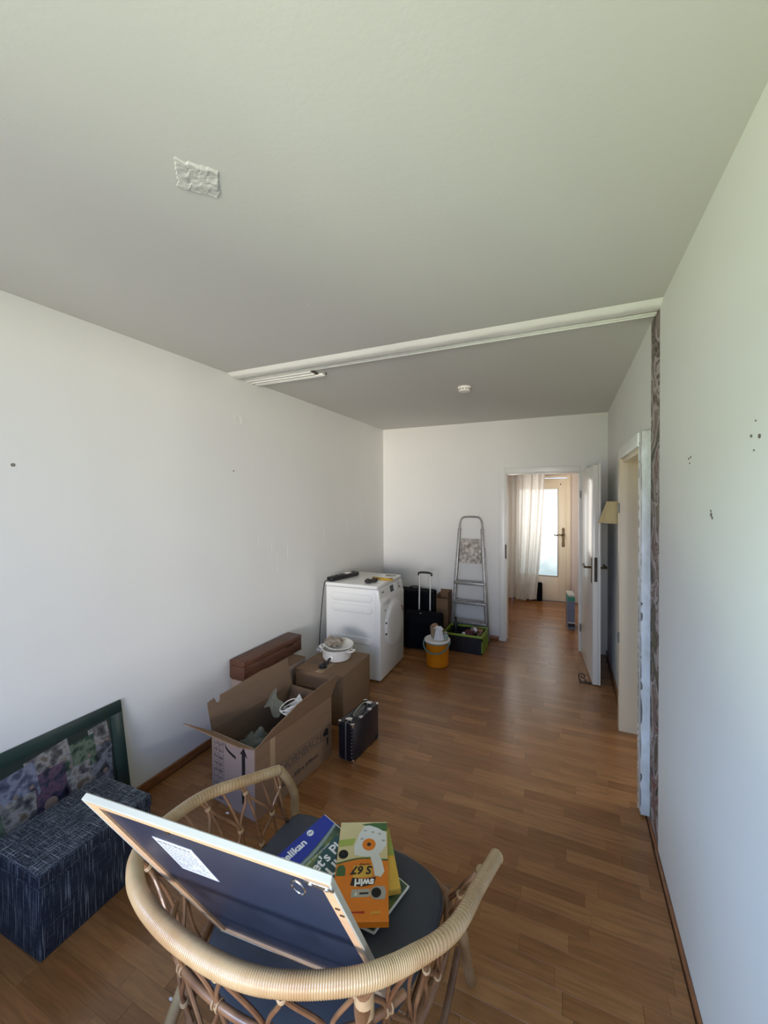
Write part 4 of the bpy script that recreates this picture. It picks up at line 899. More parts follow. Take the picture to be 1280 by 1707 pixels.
def moving_box():
    # origin = room-side front corner; x axis to the left wall, y axis away from the camera
    o = Vector((-1.424, 1.557, 0)); ux = Vector((-.995, .10, 0)); uy = Vector((.10, .995, 0))
    m = Matrix(((ux.x, uy.x, 0, o.x), (ux.y, uy.y, 0, o.y), (0, 0, 1, 0), (0, 0, 0, 1)))
    # mirrored basis would flip normals: use x to the right instead
    W, L, Hh, th = 0.335, 0.62, 0.370, 0.005
    oo = o+ux*W; m = Matrix(((-ux.x, uy.x, 0, oo.x), (-ux.y, uy.y, 0, oo.y), (0, 0, 1, 0.0005), (0, 0, 0, 1)))
    t = thing('moving_carton', 'large open moving carton with raised flaps and black arrow', 'box', mtx=m)
    # x: 0 = wall side .. W = room side ; y: 0 = near .. L = far
    MB().box((0, 0, 0), (W, L, th)).build('bottom', M['card'], t)
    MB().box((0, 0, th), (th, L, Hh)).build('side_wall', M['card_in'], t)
    sw = MB().box((W-th, 0, th), (W, L, Hh)).build('side_wall', M['card'], t)
    fw = MB().box((th, 0, th), (W-th, th, Hh)).build('side_wall', M['card_pale'], t)
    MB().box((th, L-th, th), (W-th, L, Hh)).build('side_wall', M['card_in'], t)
    def flap(poly3, m_, name='flap', th_=0.004):
        # poly in 3D (planar), extruded by its normal
        P = [Vector(p) for p in poly3]; n = (P[1]-P[0]).cross(P[2]-P[0]).normalized()*th_
        k = len(P); MB().add(P+[p+n for p in P], [tuple(reversed(range(k))), tuple(range(k, 2*k))]+[(i, (i+1) % k, k+(i+1) % k, k+i) for i in range(k)]).build(name, m_, t)
    z = Hh+0.001
    # wall-side long flap, nearly upright, notched near its left end, softly dented top edge
    def lf(y, h): return (0.000-0.045*h/0.17, y, z+h)
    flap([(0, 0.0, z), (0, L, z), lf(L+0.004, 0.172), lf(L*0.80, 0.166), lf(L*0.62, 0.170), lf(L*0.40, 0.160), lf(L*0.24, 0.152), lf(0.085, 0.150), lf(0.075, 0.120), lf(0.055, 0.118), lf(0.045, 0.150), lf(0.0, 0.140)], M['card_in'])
    # room-side long flap, leaning out, torn diagonal at its near end
    def rf(y, h): return (W+0.055*h/0.15, y, z+h)
    flap([(W, 0.0, z), (W, L, z), rf(L+0.01, 0.155), rf(L*0.85, 0.150), rf(L*0.6, 0.138), rf(L*0.42, 0.118), rf(L*0.30, 0.085), rf(0.10, 0.055), rf(0.04, 0.010)][::-1], M['card'])
    # near short flap folded outwards, tilted up
    flap([(0.004, -0.001, z), (W-0.004, -0.001, z), (W-0.03, -0.085, z+0.052), (W*0.55, -0.120, z+0.082), (-0.040, -0.135, z+0.096)], M['card'])
    # far short flap standing
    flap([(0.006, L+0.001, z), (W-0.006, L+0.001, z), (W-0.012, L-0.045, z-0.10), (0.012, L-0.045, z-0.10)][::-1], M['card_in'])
    # black arrow and curl on the near face
    F = Matrix(((1, 0, 0, 0), (0, 0, -1, 0), (0, 1, 0, 0), (0, 0, 0, 1)))   # x right, y up, facing -Y
    MB().prism([(0.238, 0.06), (0.262, 0.06), (0.262, 0.315), (0.280, 0.305), (0.252, 0.352), (0.222, 0.312), (0.238, 0.317)], 0.0002, 0.0008, mtx=F).build('printed_arrow', M['black_ink'], fw)
    c = catmull([(0.112, 0.352, 0), (0.110, 0.325, 0), (0.128, 0.305, 0), (0.160, 0.292, 0), (0.192, 0.282, 0)], 4)
    poly = [(p.x, p.y+0.007) for p in c]+[(p.x, p.y-0.007) for p in reversed(c)]
    MB().prism(poly[::-1], 0.0002, 0.0008, mtx=F).build('printed_hook', M['black_ink'], fw)
    # faint printed table on the left of the near face
    g = MB(); rnd = random.Random(4)
    for k in range(9):
        zz = 0.335-0.036*k; g.box((0.016, -0.0008, zz), (0.098, -0.0002, zz+0.0012))
        for q in range(2):
            xx = 0.022+q*0.040
            for r_ in range(3): g.box((xx+r_*0.011, -0.0008, zz-0.028+rnd.uniform(0, .006)), (xx+r_*0.011+rnd.uniform(.003, .008), -0.0002, zz-0.012+rnd.uniform(0, .006)))
    g.box((0.016, -0.0008, 0.047), (0.0172, -0.0002, 0.336)); g.box((0.058, -0.0008, 0.047), (0.0592, -0.0002, 0.336)); g.box((0.097, -0.0008, 0.047), (0.0982, -0.0002, 0.336))
    g.build('printed_table', M['grey_ink'], fw)
    # long face (faces the room, +X): x along +Y, y up
    S = Matrix(((0, 0, 1, W), (1, 0, 0, 0), (0, 1, 0, 0), (0, 0, 0, 1)))
    r = MB()
    for a, c_ in (((0.17, 0.200), (0.60, 0.203)), ((0.17, 0.135), (0.60, 0.138)), ((0.597, 0.135), (0.600, 0.203)), ((0.520, 0.135), (0.524, 0.203)), ((0.17, 0.135), (0.173, 0.203))): r.box((*a, 0.0002), (*c_, 0.0008), mtx=S)
    r.build('printed_border', M['grey_ink'], sw)
    text('HORNBACH', 0.066, M['grey_ink'], sw, S @ T((0.178, 0.146, 0.0005)), sx=0.92, bold=0.0008)
    MB().prism([(0.535, 0.155), (0.585, 0.145), (0.585, 0.185), (0.560, 0.196), (0.535, 0.175)], 0.0002, 0.0008, mtx=S).build('printed_emblem', M['black_ink'], sw)
    MB().prism([(0.572, 0.085), (0.585, 0.085), (0.585, 0.12), (0.592, 0.12), (0.578, 0.133), (0.564, 0.12), (0.572, 0.12)], 0.0002, 0.0008, mtx=S).build('printed_arrow', M['black_ink'], sw)
    text('650 x 350 x 370mm', 0.030, M['black_ink'], sw, S @ T((0.18, 0.065, 0.0005)), bold=0.0006, sx=1.25)
    MB().box((W+0.0002, 0.10, 0.20), (W+0.0009, 0.135, Hh-0.002)).build('tape_strip', M['tape'], sw)
    return m
mbm = moving_box()
def in_box(name, label, cat, mbuild, m_, smooth=True, auto=60, **k):
    o = mbuild.build(name, m_, smooth=smooth, auto=auto); tag(o, label, cat); return o
def box_contents():
    mb_ = mbm
    def Wp(x, y, z): return mb_ @ Vector((x, y, z))
    c = Wp(0.19, 0.14, 0.20); tag(crumple(c, (0.10, 0.10, 0.145), 1, 0.3, 4).build('grey_cloth', M['cloth_grey'], smooth=True, auto=70), 'crumpled grey green cloth at the near end inside the open carton', 'cloth')
    c = Wp(0.17, 0.33, 0.16); tag(crumple(c, (0.09, 0.07, 0.10), 2, 0.25, 4).build('dark_cloth', M['cloth_dark'], smooth=True, auto=70), 'dark cloth in the middle of the open carton', 'cloth')
    # crumpled paper sheets
    def sh(cx, cy, cz, w, h, seed):
        def f(a, b):
            q = noise.noise(Vector((a*2.3+seed, b*2.1, seed)))*0.035; return Wp(cx+(a-0.5)*w+0.3*q, cy+(b-0.5)*h+q, cz+0.05*math.sin(a*3+seed)+0.06*b+q)
        return sheet(f, 12, 12, 0.0008)
    tag(sh(0.20, 0.47, 0.30, 0.13, 0.14, 3).build('paper_sheet', M['paper'], smooth=True), 'crumpled white sheet rising at the far end inside the open carton', 'paper')
    tag(sh(0.10, 0.36, 0.33, 0.10, 0.06, 7).build('paper_sheet', M['cloth_grey'], smooth=True), 'folded grey paper standing upright in the open carton', 'paper')
    # coiled white cable
    P = [Wp(0.20+0.055*math.cos(k*0.5)*(1+0.1*math.sin(k)), 0.40+0.07*math.sin(k*0.5), 0.345+0.012*math.sin(k*0.9)+0.001*k) for k in range(40)]
    tag(MB().tube(catmull(P, 3), 0.003, 6).build('white_cable', M['white_plastic'], smooth=True), 'loosely coiled white cable on top of the open carton contents', 'cable')
    t = thing('metal_lid', 'round shiny metal lid at the far end inside the open carton', 'dish', tuple(Wp(0.22, 0.53, 0.31)))  # loose metal jar lid with a rolled edge, not a dish
    MB().lathe([(0.045, 0), (0.048, 0.006), (0.046, 0.016), (0.040, 0.019), (0.0, 0.020)], 28).build('cap', M['chrome'], t, smooth=True)
    MB().tube([(0.0475*math.cos(2*PI*k/24), 0.0475*math.sin(2*PI*k/24), 0.004) for k in range(24)], 0.002, 6, closed=True).build('rolled_edge', M['chrome'], t, smooth=True)
box_contents()

def closed_cartons():
    # carton carrying the white pot
    W, L, Hh = 0.405, 0.455, 0.36
    t = thing('closed_carton', 'closed brown carton carrying the white pot beside the dryer', 'box', (-1.655, 2.683, 0.0005), 0.035)
    MB().box((-W/2, -L/2, 0), (W/2, L/2, Hh-0.006)).build('body', M['card'], t, bevel=0.003)
    for x0, x1 in ((-W/2, -0.001), (0.001, W/2)):
        MB().box((x0, -L/2, Hh-0.0055), (x1, L/2, Hh)).build('top_flap', M['card'], t, bevel=0.001, seg=1)
    MB().box((-0.03, -L/2-0.001, Hh+0.0001), (0.03, L/2+0.001, Hh+0.0008)).build('tape_strip', M['tape'], t)
    text('FRAGILE', 0.03, M['grey_ink'], t, T((-0.17, 0.02, Hh+0.0002))) if False else None
    g = MB()
    for k in range(3): g.box((-0.16, -0.10+0.03*k, Hh+0.0001), (-0.07-0.02*(k % 2), -0.085+0.03*k, Hh+0.0006))
    g.build('printed_lines', M['grey_ink'], t)
    # near-side flap hanging loose over the front edge
    MB().add([Vector(p) for p in ((-W/2+0.01, -L/2-0.002, Hh-0.004), (W/2-0.01, -L/2-0.002, Hh-0.004), (W/2-0.10, -L/2-0.022, Hh-0.105), (-W/2+0.03, -L/2-0.022, Hh-0.11), (-W/2+0.01, -L/2-0.006, Hh-0.002), (W/2-0.01, -L/2-0.006, Hh-0.002), (W/2-0.10, -L/2-0.026, Hh-0.103), (-W/2+0.03, -L/2-0.026, Hh-0.108))],
             [(0, 3, 2, 1), (4, 5, 6, 7), (0, 1, 5, 4), (1, 2, 6, 5), (2, 3, 7, 6), (3, 0, 4, 7)]).build('hanging_flap', M['card'], t)
    # carton under the wooden case
    t = thing('low_carton', 'brown carton against the left wall under the wooden case', 'box', (-2.000, 2.352, 0.0005), 0.0)
    W, L, Hh = 0.245, 0.53, 0.385
    MB().box((-W/2, -L/2, 0), (W/2, L/2, Hh-0.006)).build('body', M['card_pale'], t, bevel=0.003)
    for y0, y1 in ((-L/2, -0.001), (0.001, L/2)): MB().box((-W/2, y0, Hh-0.0055), (W/2, y1, Hh)).build('top_flap', M['card'], t, bevel=0.001, seg=1)
    MB().box((-W/2-0.0005, -0.025, Hh+0.0001), (W/2+0.0005, 0.025, Hh+0.0008)).build('tape_strip', M['tape'], t)
    # wooden case
    t = thing('wooden_case', 'long dark wooden case on top of the carton by left wall', 'case', (-2.062, 2.405, 0.387), -0.02)
    W, L, Hh = 0.135, 0.63, 0.125
    MB().box((-W/2, -L/2, 0), (W/2, L/2, Hh*0.70)).build('case_body', M['dark_wood'], t, bevel=0.003)
    MB().box((-W/2, -L/2, Hh*0.71), (W/2, L/2, Hh)).build('case_lid', M['dark_wood'], t, bevel=0.003)
    MB().box((W/2, 0.12, Hh*0.60), (W/2+0.002, 0.20, Hh*0.69)).build('label_plate', M['brass'], t)
closed_cartons()

def pot():
    cx, cy, z = -1.665, 2.745, 0.3615
    t = thing('electric_pot', 'round white electric pot with dish on the closed carton', 'pot', (cx, cy, z))
    MB().lathe([(0.085, 0), (0.105, 0.004), (0.113, 0.02), (0.116, 0.075), (0.122, 0.082), (0.119, 0.086), (0.108, 0.078), (0.105, 0.02), (0.0, 0.016)], 40).build('pot_body', M['white_plastic'], t, smooth=True)
    for s in (-1, 1):
        MB().tube(catmull([(s*0.112, -0.03, 0.070), (s*0.145, -0.022, 0.075), (s*0.150, 0, 0.076), (s*0.145, 0.022, 0.075), (s*0.112, 0.03, 0.070)], 5), 0.008, 8).build('handle', M['white_plastic'], t, smooth=True)
    MB().lathe([(0.020, 0), (0.022, 0.006), (0.012, 0.012), (0, 0.012)], 18, mtx=T((0.015, -0.112, 0.035)) @ R(PI/2, 'X')).build('socket', M['white_plastic'], t, smooth=True)
    P = catmull([(0.015, -0.124, 0.040), (0.017, -0.150, 0.040), (0.020, -0.168, 0.022), (0.012, -0.185, 0.012)], 5)
    MB().tube(P, 0.0085, 8).build('plug_stem', M['black_plastic'], t, smooth=True)
    MB().lathe([(0.027, 0.0), (0.031, 0.004), (0.031, 0.020), (0.024, 0.026), (0, 0.027)], 22, c=(0.0, -0.202, 0.0)).build('power_plug', M['black_plastic'], t, smooth=True)
    MB().tube([(0.014, -0.205, 0.024), (0.020, -0.205, 0.042)], 0.010, 10).build('plug_pin_guard', M['black_plastic'], t, smooth=True)
    t = thing('shallow_dish', 'shallow white dish tilted on the rim of the white pot', 'dish', (cx+0.012, cy+0.005, z+0.087), 0); t.rotation_euler = (0.05, 0.08, 0)
    MB().lathe([(0.04, -0.004), (0.085, 0.006), (0.118, 0.024), (0.114, 0.027), (0.08, 0.010), (0.0, 0.002)], 36, c=(0, 0, 0.004)).build('bowl', M['white_plastic'], t, smooth=True)
    c = crumple((cx-0.02, cy-0.005, z+0.128), (0.080, 0.060, 0.030), 11, 0.45, 4, 3.0); tag(c.build('beige_rag', M['cloth_beige'], smooth=True, auto=70), 'crumpled beige rag heaped in the white dish', 'rag')
    c = crumple((-1.842, 2.80, 0.392), (0.032, 0.05, 0.026), 13, 0.5, 3, 3.0, zmin=0.362); tag(c.build('plastic_wrap', M['clear'], smooth=True), 'lump of clear plastic wrap beside the white pot', 'plastic')
pot()

# ------------------------------------------------------------------ tumble dryer and things on it
def dryer():
    # local: x 0..0.56 depth (front at x max faces +X), y 0..0.59 width
    D, Wd, Hh = 0.555, 0.585, 0.85
    t = thing('tumble_dryer', 'white tumble dryer with round door standing by the left wall', 'dryer', (-2.045, 3.182, 0.0), 0.02)
    fx = D
    prof = [(0.0, 0.012), (fx-0.004, 0.012), (fx, 0.70), (fx-0.012, 0.735), (fx-0.028, Hh-0.035), (0.0, Hh-0.035)]
    m = Matrix(((1, 0, 0, 0), (0, 0, -1, Wd), (0, 1, 0, 0), (0, 0, 0, 1)))
    MB().prism(prof, 0, Wd, mtx=m).build('housing', M['white_enamel'], t, bevel=0.006)
    MB().box((-0.004, -0.004, Hh-0.033), (fx-0.030, Wd+0.004, Hh)).build('top_plate', M['white_enamel'], t, bevel=0.009, seg=3)
    for x in (0.06, fx-0.06):
        for y in (0.06, Wd-0.06): MB().lathe([(0.02, 0), (0.02, 0.0125)], 12, c=(x, y, 0)).build('foot', M['black_plastic'], t)
    # embossed ribs on the side facing the camera (y = 0)
    def rib(x0, x1, z0, z1):
        k = 10; pts = []
        r_ = (z1-z0)/2
        for i in range(k+1): a = -PI/2+PI*i/k; pts.append((x1-r_+r_*math.cos(a), (z0+z1)/2+r_*math.sin(a)))
        for i in range(k+1): a = PI/2+PI*i/k; pts.append((x0+r_+r_*math.cos(a), (z0+z1)/2+r_*math.sin(a)))
        mm = Matrix(((1, 0, 0, 0), (0, 0, -1, 0.001), (0, 1, 0, 0), (0, 0, 0, 1)))
        MB().prism(pts, 0, 0.012, mtx=mm).build('side_rib', M['white_enamel'], t, bevel=0.008, seg=3)
    rib(0.055, 0.475, 0.695, 0.765); rib(0.055, 0.475, 0.595, 0.665); rib(0.055, 0.475, 0.320, 0.385)
    for x in (0.500, 0.512): MB().tube([(x, -0.001, 0.03), (x, -0.001, 0.80)], 0.002, 6).build('edge_fold', M['white_enamel'], t, smooth=True)
    # front (x = fx): door
    fm = Matrix(((0, 0, 1, fx-0.0015), (1, 0, 0, 0), (0, 1, 0, 0), (0, 0, 0, 1)))   # local x->y(depth dir), y->z, z->+x
    cy, cz, R0 = 0.318, 0.445, 0.212
    MB().lathe([(R0+0.012, 0), (R0+0.012, 0.005), (R0+0.004, 0.008), (R0+0.003, 0.002)], 48, c=(cy, cz, 0), mtx=fm).build('door_recess_ring', M['white_enamel'], t, smooth=True)
    d = MB().lathe([(R0, 0.002), (R0, 0.014), (R0-0.010, 0.020), (R0-0.03, 0.023), (0.12, 0.026), (0, 0.027)], 48, c=(cy, cz, 0), mtx=fm).build('door', M['white_enamel'], t, smooth=True)
    for z in (0.40, 0.50): MB().box((cy-R0-0.008, z-0.008, 0.004), (cy-R0+0.004, z+0.008, 0.018), mtx=fm).build('hinge', M['black_plastic'], t, bevel=0.002)
    hm = mat('copper_grip', (0.30, 0.17, 0.12), 0.4, var=0.2)
    MB().tube(catmull([fm @ Vector((cy+0.125, cz+0.135, 0.025)), fm @ Vector((cy+0.150, cz+0.112, 0.030)), fm @ Vector((cy+0.165, cz+0.08, 0.026))], 5), 0.008, 8).build('door_handle', hm, d, smooth=True)
    # slanted control panel
    a = Vector((fx-0.0118, 0, 0.737)); b = Vector((fx-0.0275, 0, Hh-0.037)); up = (b-a).normalized()
    pm = frame_mtx(a+Vector((0.0006, 0.012, 0.0)), (0, 1, 0), up)
    MB().box((0.0, 0.0, 0), (Wd-0.024, 0.078, 0.003), mtx=pm).build('control_panel', M['white_enamel'], t, bevel=0.001, seg=1)
    MB().box((0.245, 0.008, 0.0032), (0.325, 0.066, 0.0045), mtx=pm).build('display', M['glass_dark'], t, bevel=0.001, seg=1)
    MB().lathe([(0.030, 0), (0.030, 0.012), (0.024, 0.018), (0, 0.018)], 26, c=(0.465, 0.040, 0.0032), mtx=pm).build('program_dial', M['chrome'], t, smooth=True)
    for i in range(4): MB().lathe([(0.005, 0), (0.005, 0.004), (0, 0.004)], 12, c=(0.355+0.018*i, 0.014, 0.003), mtx=pm).build('button', M['white_plastic'], t)
    MB().box((0.055, 0.038, 0.0031), (0.105, 0.048, 0.0038), mtx=pm).build('small_marking', M['label_grey'], t)
    MB().box((0.03, 0.66, 0.001), (0.20, 0.705, 0.004), mtx=fm).build('drawer_front', M['white_enamel'], t, bevel=0.002)
    MB().lathe([(0.008, 0), (0.008, 0.003), (0, 0.003)], 12, c=(0.10, 0.615, 0.0), mtx=fm).build('lock_cover', M['grey_ink'], t)
    g = MB()
    for k in range(9): g.box((0.40, 0.05+0.014*k, 0.0008), (0.52, 0.056+0.014*k, 0.0025), mtx=fm)
    g.build('vent_slots', mat('vent_grey', (0.45, 0.44, 0.42), 0.5), t)
    return t
dryer()
def dryer_top():
    z = 0.8515
    # black elongated appliance with cord hanging behind the dryer
    t = thing('black_power_strip', 'long black multi socket strip on the dryer with cord hanging down', 'power strip', (-1.985, 3.40, z), 0)
    mm = R(math.atan2(0.37, 0.085)-PI/2, 'Z')
    body = MB().box((-0.035, -0.195, 0.0), (0.035, 0.195, 0.038), mtx=mm).build('body', M['black_plastic'], t, bevel=0.010, seg=3)
    for k in range(6):
        MB().lathe([(0.020, 0), (0.020, 0.004), (0.015, 0.004), (0.014, 0.001), (0, 0.001)], 18, c=(0, -0.145+0.058*k, 0.038), mtx=mm).build('socket_outlet', M['black_plastic'], t, smooth=True)
    MB().box((-0.020, 0.02, 0.0382), (0.026, 0.085, 0.046), mtx=mm).build('white_switch_cover', M['white_plastic'], t, bevel=0.002)
    MB().tube(catmull([mm @ Vector((0, -0.193, 0.018)), Vector((-0.03, -0.215, 0.016)), Vector((-0.068, -0.222, 0.002)), Vector((-0.083, -0.222, -0.06)), Vector((-0.098, -0.235, -0.25)), Vector((-0.105, -0.26, -0.50)), Vector((-0.085, -0.30, -0.70)), Vector((-0.075, -0.33, -0.83)), Vector((-0.06, -0.28, -0.846))], 8), 0.0042, 8).build('cord', M['black_plastic'], t, smooth=True)
    c = crumple((-1.655, 3.285, z+0.018), (0.038, 0.030, 0.022), 21, 0.3, 3, 2.0, zmin=z); tag(c.build('dark_glove', M['cloth_dark'], smooth=True), 'small dark grey crumpled cloth on the dryer top', 'cloth')
    c = crumple((-1.618, 3.335, z+0.020), (0.030, 0.026, 0.022), 23, 0.3, 3, 2.0, zmin=z); c.build('cloth_fold', M['cloth_dark'], bpy.data.objects['dark_glove'], smooth=True)
    # yellow folding rule
    t = thing('folding_rule', 'yellow folding rule lying on the dryer top', 'ruler', (-1.60, 3.475, z), -0.10)
    for k in range(3):
        MB().box((-0.11, -0.016+0.011*k, 0.0), (0.11, -0.006+0.011*k, 0.016)).build('segment', M['yellow'], t, bevel=0.0015, seg=1)
    for x in (-0.10, 0.10): MB().lathe([(0.006, 0), (0.006, 0.003), (0, 0.003)], 10, c=(x, 0.0, 0.016)).build('rivet', M['brass'], t)
    MB().box((0.085, -0.018, 0.0162), (0.112, -0.004, 0.024)).build('end_cap', mat('reddish_cap', (0.18, 0.07, 0.03), 0.5), t)
    t = tag(MB().box((-1.66, 3.68, z), (-1.56, 3.70, z+0.008)).build('metal_strip', M['alu'], bevel=0.002), 'thin grey metal strip at the back edge of the dryer', 'metal strip')
dryer_top()

# ------------------------------------------------------------------ little chrome-cornered case
def flight_case():
    t = thing('small_flight_case', 'small black case with silver corners beside the cartons', 'suitcase', (-1.232, 2.305, 0.001), -0.10)
    W, L, Hh = 0.108, 0.305, 0.238
    s = M['navy_shell']
    MB().box((-W/2, -L/2, 0.004), (-0.002, L/2, Hh)).build('case_half', s, t, bevel=0.005)
    MB().box((0.002, -L/2, 0.004), (W/2, L/2, Hh)).build('case_half', s, t, bevel=0.005)
    MB().box((-0.003, -L/2-0.001, 0.003), (0.003, L/2+0.001, Hh+0.001)).build('closing_profile', M['alu'], t, bevel=0.001, seg=1)
    for x in (-W/2, W/2):
        for y in (-L/2, L/2):
            for z in (0.004, Hh):
                sx = 1 if x > 0 else -1; sy = 1 if y > 0 else -1; sz = 1 if z > 0.1 else -1
                MB().add([Vector((x+sx*0.0025, y+sy*0.0025, z+sz*0.0015)), Vector((x-sx*0.024, y+sy*0.0025, z+sz*0.0015)), Vector((x+sx*0.0025, y-sy*0.024, z+sz*0.0015)), Vector((x+sx*0.0025, y+sy*0.0025, z-sz*0.024)), Vector((x-sx*0.012, y-sy*0.012, z+sz*0.0015)), Vector((x-sx*0.012, y+sy*0.0025, z-sz*0.012)), Vector((x+sx*0.0025, y-sy*0.012, z-sz*0.012))],
                         [(0, 1, 4, 2), (0, 3, 5, 1), (0, 2, 6, 3), (1, 5, 3, 6, 2, 4)]).build('corner_guard', M['chrome'], t, bevel=0.0015)
    b = MB()
    for k in range(9): b.lathe([(0.0035, 0), (0.0025, 0.002), (0, 0.0025)], 8, c=(0, 0, 0), mtx=T((W/2-0.009, -L/2, 0.035+k*0.022)) @ R(PI/2, 'X'))
    b.build('rivets', M['chrome'], t, smooth=True)
    for y in (-0.115, 0.115):
        MB().box((-0.020, y-0.016, Hh), (0.022, y+0.016, Hh+0.010)).build('latch', M['chrome'], t, bevel=0.003)
    for y in (-0.05, 0.055):
        MB().box((0.03, y-0.015, Hh-0.004), (W/2+0.002, y+0.015, Hh+0.003)).build('hinge_plate', M['chrome'], t, bevel=0.002)
    MB().tube(catmull([(0, -0.075, Hh+0.002), (0, -0.072, Hh+0.018), (0, -0.04, Hh+0.030), (0, 0.04, Hh+0.030), (0, 0.072, Hh+0.018), (0, 0.075, Hh+0.002)], 6), 0.0058, 10).build('handle', M['black_plastic'], t, smooth=True)
    MB().tube(catmull([(0.006, -0.08, Hh+0.016), (0.012, -0.03, Hh+0.040), (0.010, 0.04, Hh+0.044), (0.004, 0.09, Hh+0.014)], 6), 0.003, 6).build('strap', mat('pale_strap', (0.30, 0.28, 0.18), 0.6), t, smooth=True)
    for y in (-0.13, 0.13):
        MB().lathe([(0.007, 0), (0.006, 0.0035)], 10, c=(0.03, y, -0.0006)).build('rubber_foot', M['rubber'], t)
flight_case()

# ------------------------------------------------------------------ far left corner: cases, bucket, crate, ladder
def corner():
    t = thing('large_suitcase', 'large black fabric suitcase against the far wall', 'suitcase', (-1.628, 4.475, 0.001))
    MB().box((-0.235, -0.10, 0.02), (0.235, 0.10, 0.55)).build('body', M['black_fabric'], t, bevel=0.035, seg=4)
    MB().tube(catmull([(-0.07, 0, 0.548), (-0.065, 0, 0.572), (0, 0, 0.580), (0.065, 0, 0.572), (0.07, 0, 0.548)], 5), 0.008, 8).build('handle', M['black_plastic'], t, smooth=True)
    MB().tube([(x*0.236, -0.055, 0.285+z*0.262) for x, z in ((-0.9, -1), (0.9, -1), (1, -0.9), (1, 0.9), (0.9, 1), (-0.9, 1), (-1, 0.9), (-1, -0.9))], 0.004, 6, closed=True).build('zip_piping', M['black_plastic'], t, smooth=True)
    for x in (-0.18, 0.18): MB().tube([(x-0.015, 0.05, 0.022), (x+0.015, 0.05, 0.022)], 0.022, 14).build('wheel', M['rubber'], t, smooth=True)
    # trolley bag
    t = thing('trolley_bag', 'black trolley bag with raised silver telescopic handle', 'trolley bag', (-1.425, 4.140, 0.001), 0.03)
    prof = [(-0.105, 0.015), (0.105, 0.015), (0.105, 0.355), (0.07, 0.385), (-0.03, 0.37), (-0.105, 0.30)]
    m = Matrix(((0, 0, 1, 0), (1, 0, 0, 0), (0, 1, 0, 0), (0, 0, 0, 1)))
    MB().prism(prof, -0.205, 0.205, mtx=m).build('body', M['black_fabric'], t, bevel=0.018, seg=3)
    MB().box((-0.15, -0.122, 0.06), (0.15, -0.104, 0.25)).build('front_pocket', M['black_fabric'], t, bevel=0.008)
    for x in (-0.062, 0.062):
        MB().tube([(x, 0.062, 0.375), (x*0.99, 0.082, 0.785)], 0.0075, 10).build('handle_rod', M['rod'], t, smooth=True)
        MB().lathe([(0.014, 0), (0.014, 0.02), (0.009, 0.024)], 14, c=(x, 0.062, 0.372)).build('rod_collar', M['black_plastic'], t, smooth=True)
    MB().tube(catmull([(-0.071, 0.082, 0.768), (-0.068, 0.082, 0.795), (0, 0.082, 0.803), (0.068, 0.082, 0.795), (0.071, 0.082, 0.768)], 5), 0.012, 10).build('grip', M['black_plastic'], t, smooth=True)
    for x in (-0.16, 0.16): MB().tube([(x-0.014, 0.075, 0.027), (x+0.014, 0.075, 0.027)], 0.026, 14).build('wheel', M['rubber'], t, smooth=True)
    MB().lathe([(0.012, 0), (0.012, 0.003), (0, 0.004)], 12, mtx=T((-0.02, -0.02, 0.374))).build('badge', M['alu'], t)
    # brown open carton behind
    t = thing('tall_carton', 'tall open brown carton behind the trolley bag', 'box', (-1.314, 4.585, 0.001))
    for a, c in (((-0.07, -0.09, 0), (0.07, 0.09, 0.004)), ((-0.07, -0.09, 0.004), (-0.066, 0.09, 0.50)), ((0.066, -0.09, 0.004), (0.07, 0.09, 0.535)), ((-0.066, -0.09, 0.004), (0.066, -0.086, 0.46)), ((-0.066, 0.086, 0.004), (0.066, 0.09, 0.535))):
        MB().box(a, c).build('side_wall', M['card'], t)
    MB().lathe([(0.010, 0), (0.010, 0.001), (0, 0.001)], 12, mtx=T((0.02, -0.0905, 0.36)) @ R(PI/2, 'X')).build('hand_hole', M['hole'], t)
    # bucket
    t = thing('orange_bucket', 'orange bucket with grey green handle and white lid', 'bucket', (-1.150, 3.772, 0.001))
    MB().lathe([(0.0, 0), (0.098, 0), (0.105, 0.006), (0.113, 0.20), (0.118, 0.215), (0.118, 0.222), (0.120, 0.248)], 44).build('pail', M['orange'], t, smooth=True)
    MB().lathe([(0.123, 0.236), (0.125, 0.240), (0.125, 0.252), (0.120, 0.257), (0.112, 0.256), (0.108, 0.250), (0, 0.250)], 44).build('lid', M['white_plastic'], t, smooth=True)
    MB().tube([(0.1215*math.cos(a), 0.1215*math.sin(a), 0.231) for a in [2*PI*k/40 for k in range(40)]], 0.0045, 8, closed=True).build('rim_band', M['teal'], t, smooth=True)
    hp = []
    for k in range(25):
        a = PI+PI*k/24; x = 0.128*math.cos(a); s = -math.sin(a)
        hp.append((x, -0.132*s**0.7 if s > 0 else 0, 0.235-0.085*s))
    MB().tube(hp, 0.0075, 8).build('handle', M['teal'], t, smooth=True)
    for s in (-1, 1): MB().lathe([(0.015, 0), (0.015, 0.009), (0, 0.010)], 14, mtx=T((s*0.119, 0, 0.232)) @ R(s*PI/2, 'Y')).build('handle_lug', M['teal'], t, smooth=True)
    z = 0.2575
    t = thing('paper_cup', 'brown paper tub standing on the bucket lid', 'cup', (-1.195, 3.815, z))
    MB().lathe([(0.0, 0), (0.032, 0), (0.042, 0.100), (0.039, 0.100), (0.031, 0.004), (0, 0.003)], 24).build('cup_wall', mat('kraft_tub', (0.32, 0.24, 0.15), 0.7, var=0.1), t, smooth=True)
    c = crumple((-1.185, 3.812, z+0.108), (0.036, 0.036, 0.022), 31, 0.4, 3, 2.5); tag(c.build('brown_paper_wad', M['brown_paper'], smooth=True), 'wad of brown paper stuffed in the paper tub', 'paper')
    t = thing('striped_rag', 'white striped cloth gathered on the bucket lid', 'cloth', (-1.125, 3.745, z))
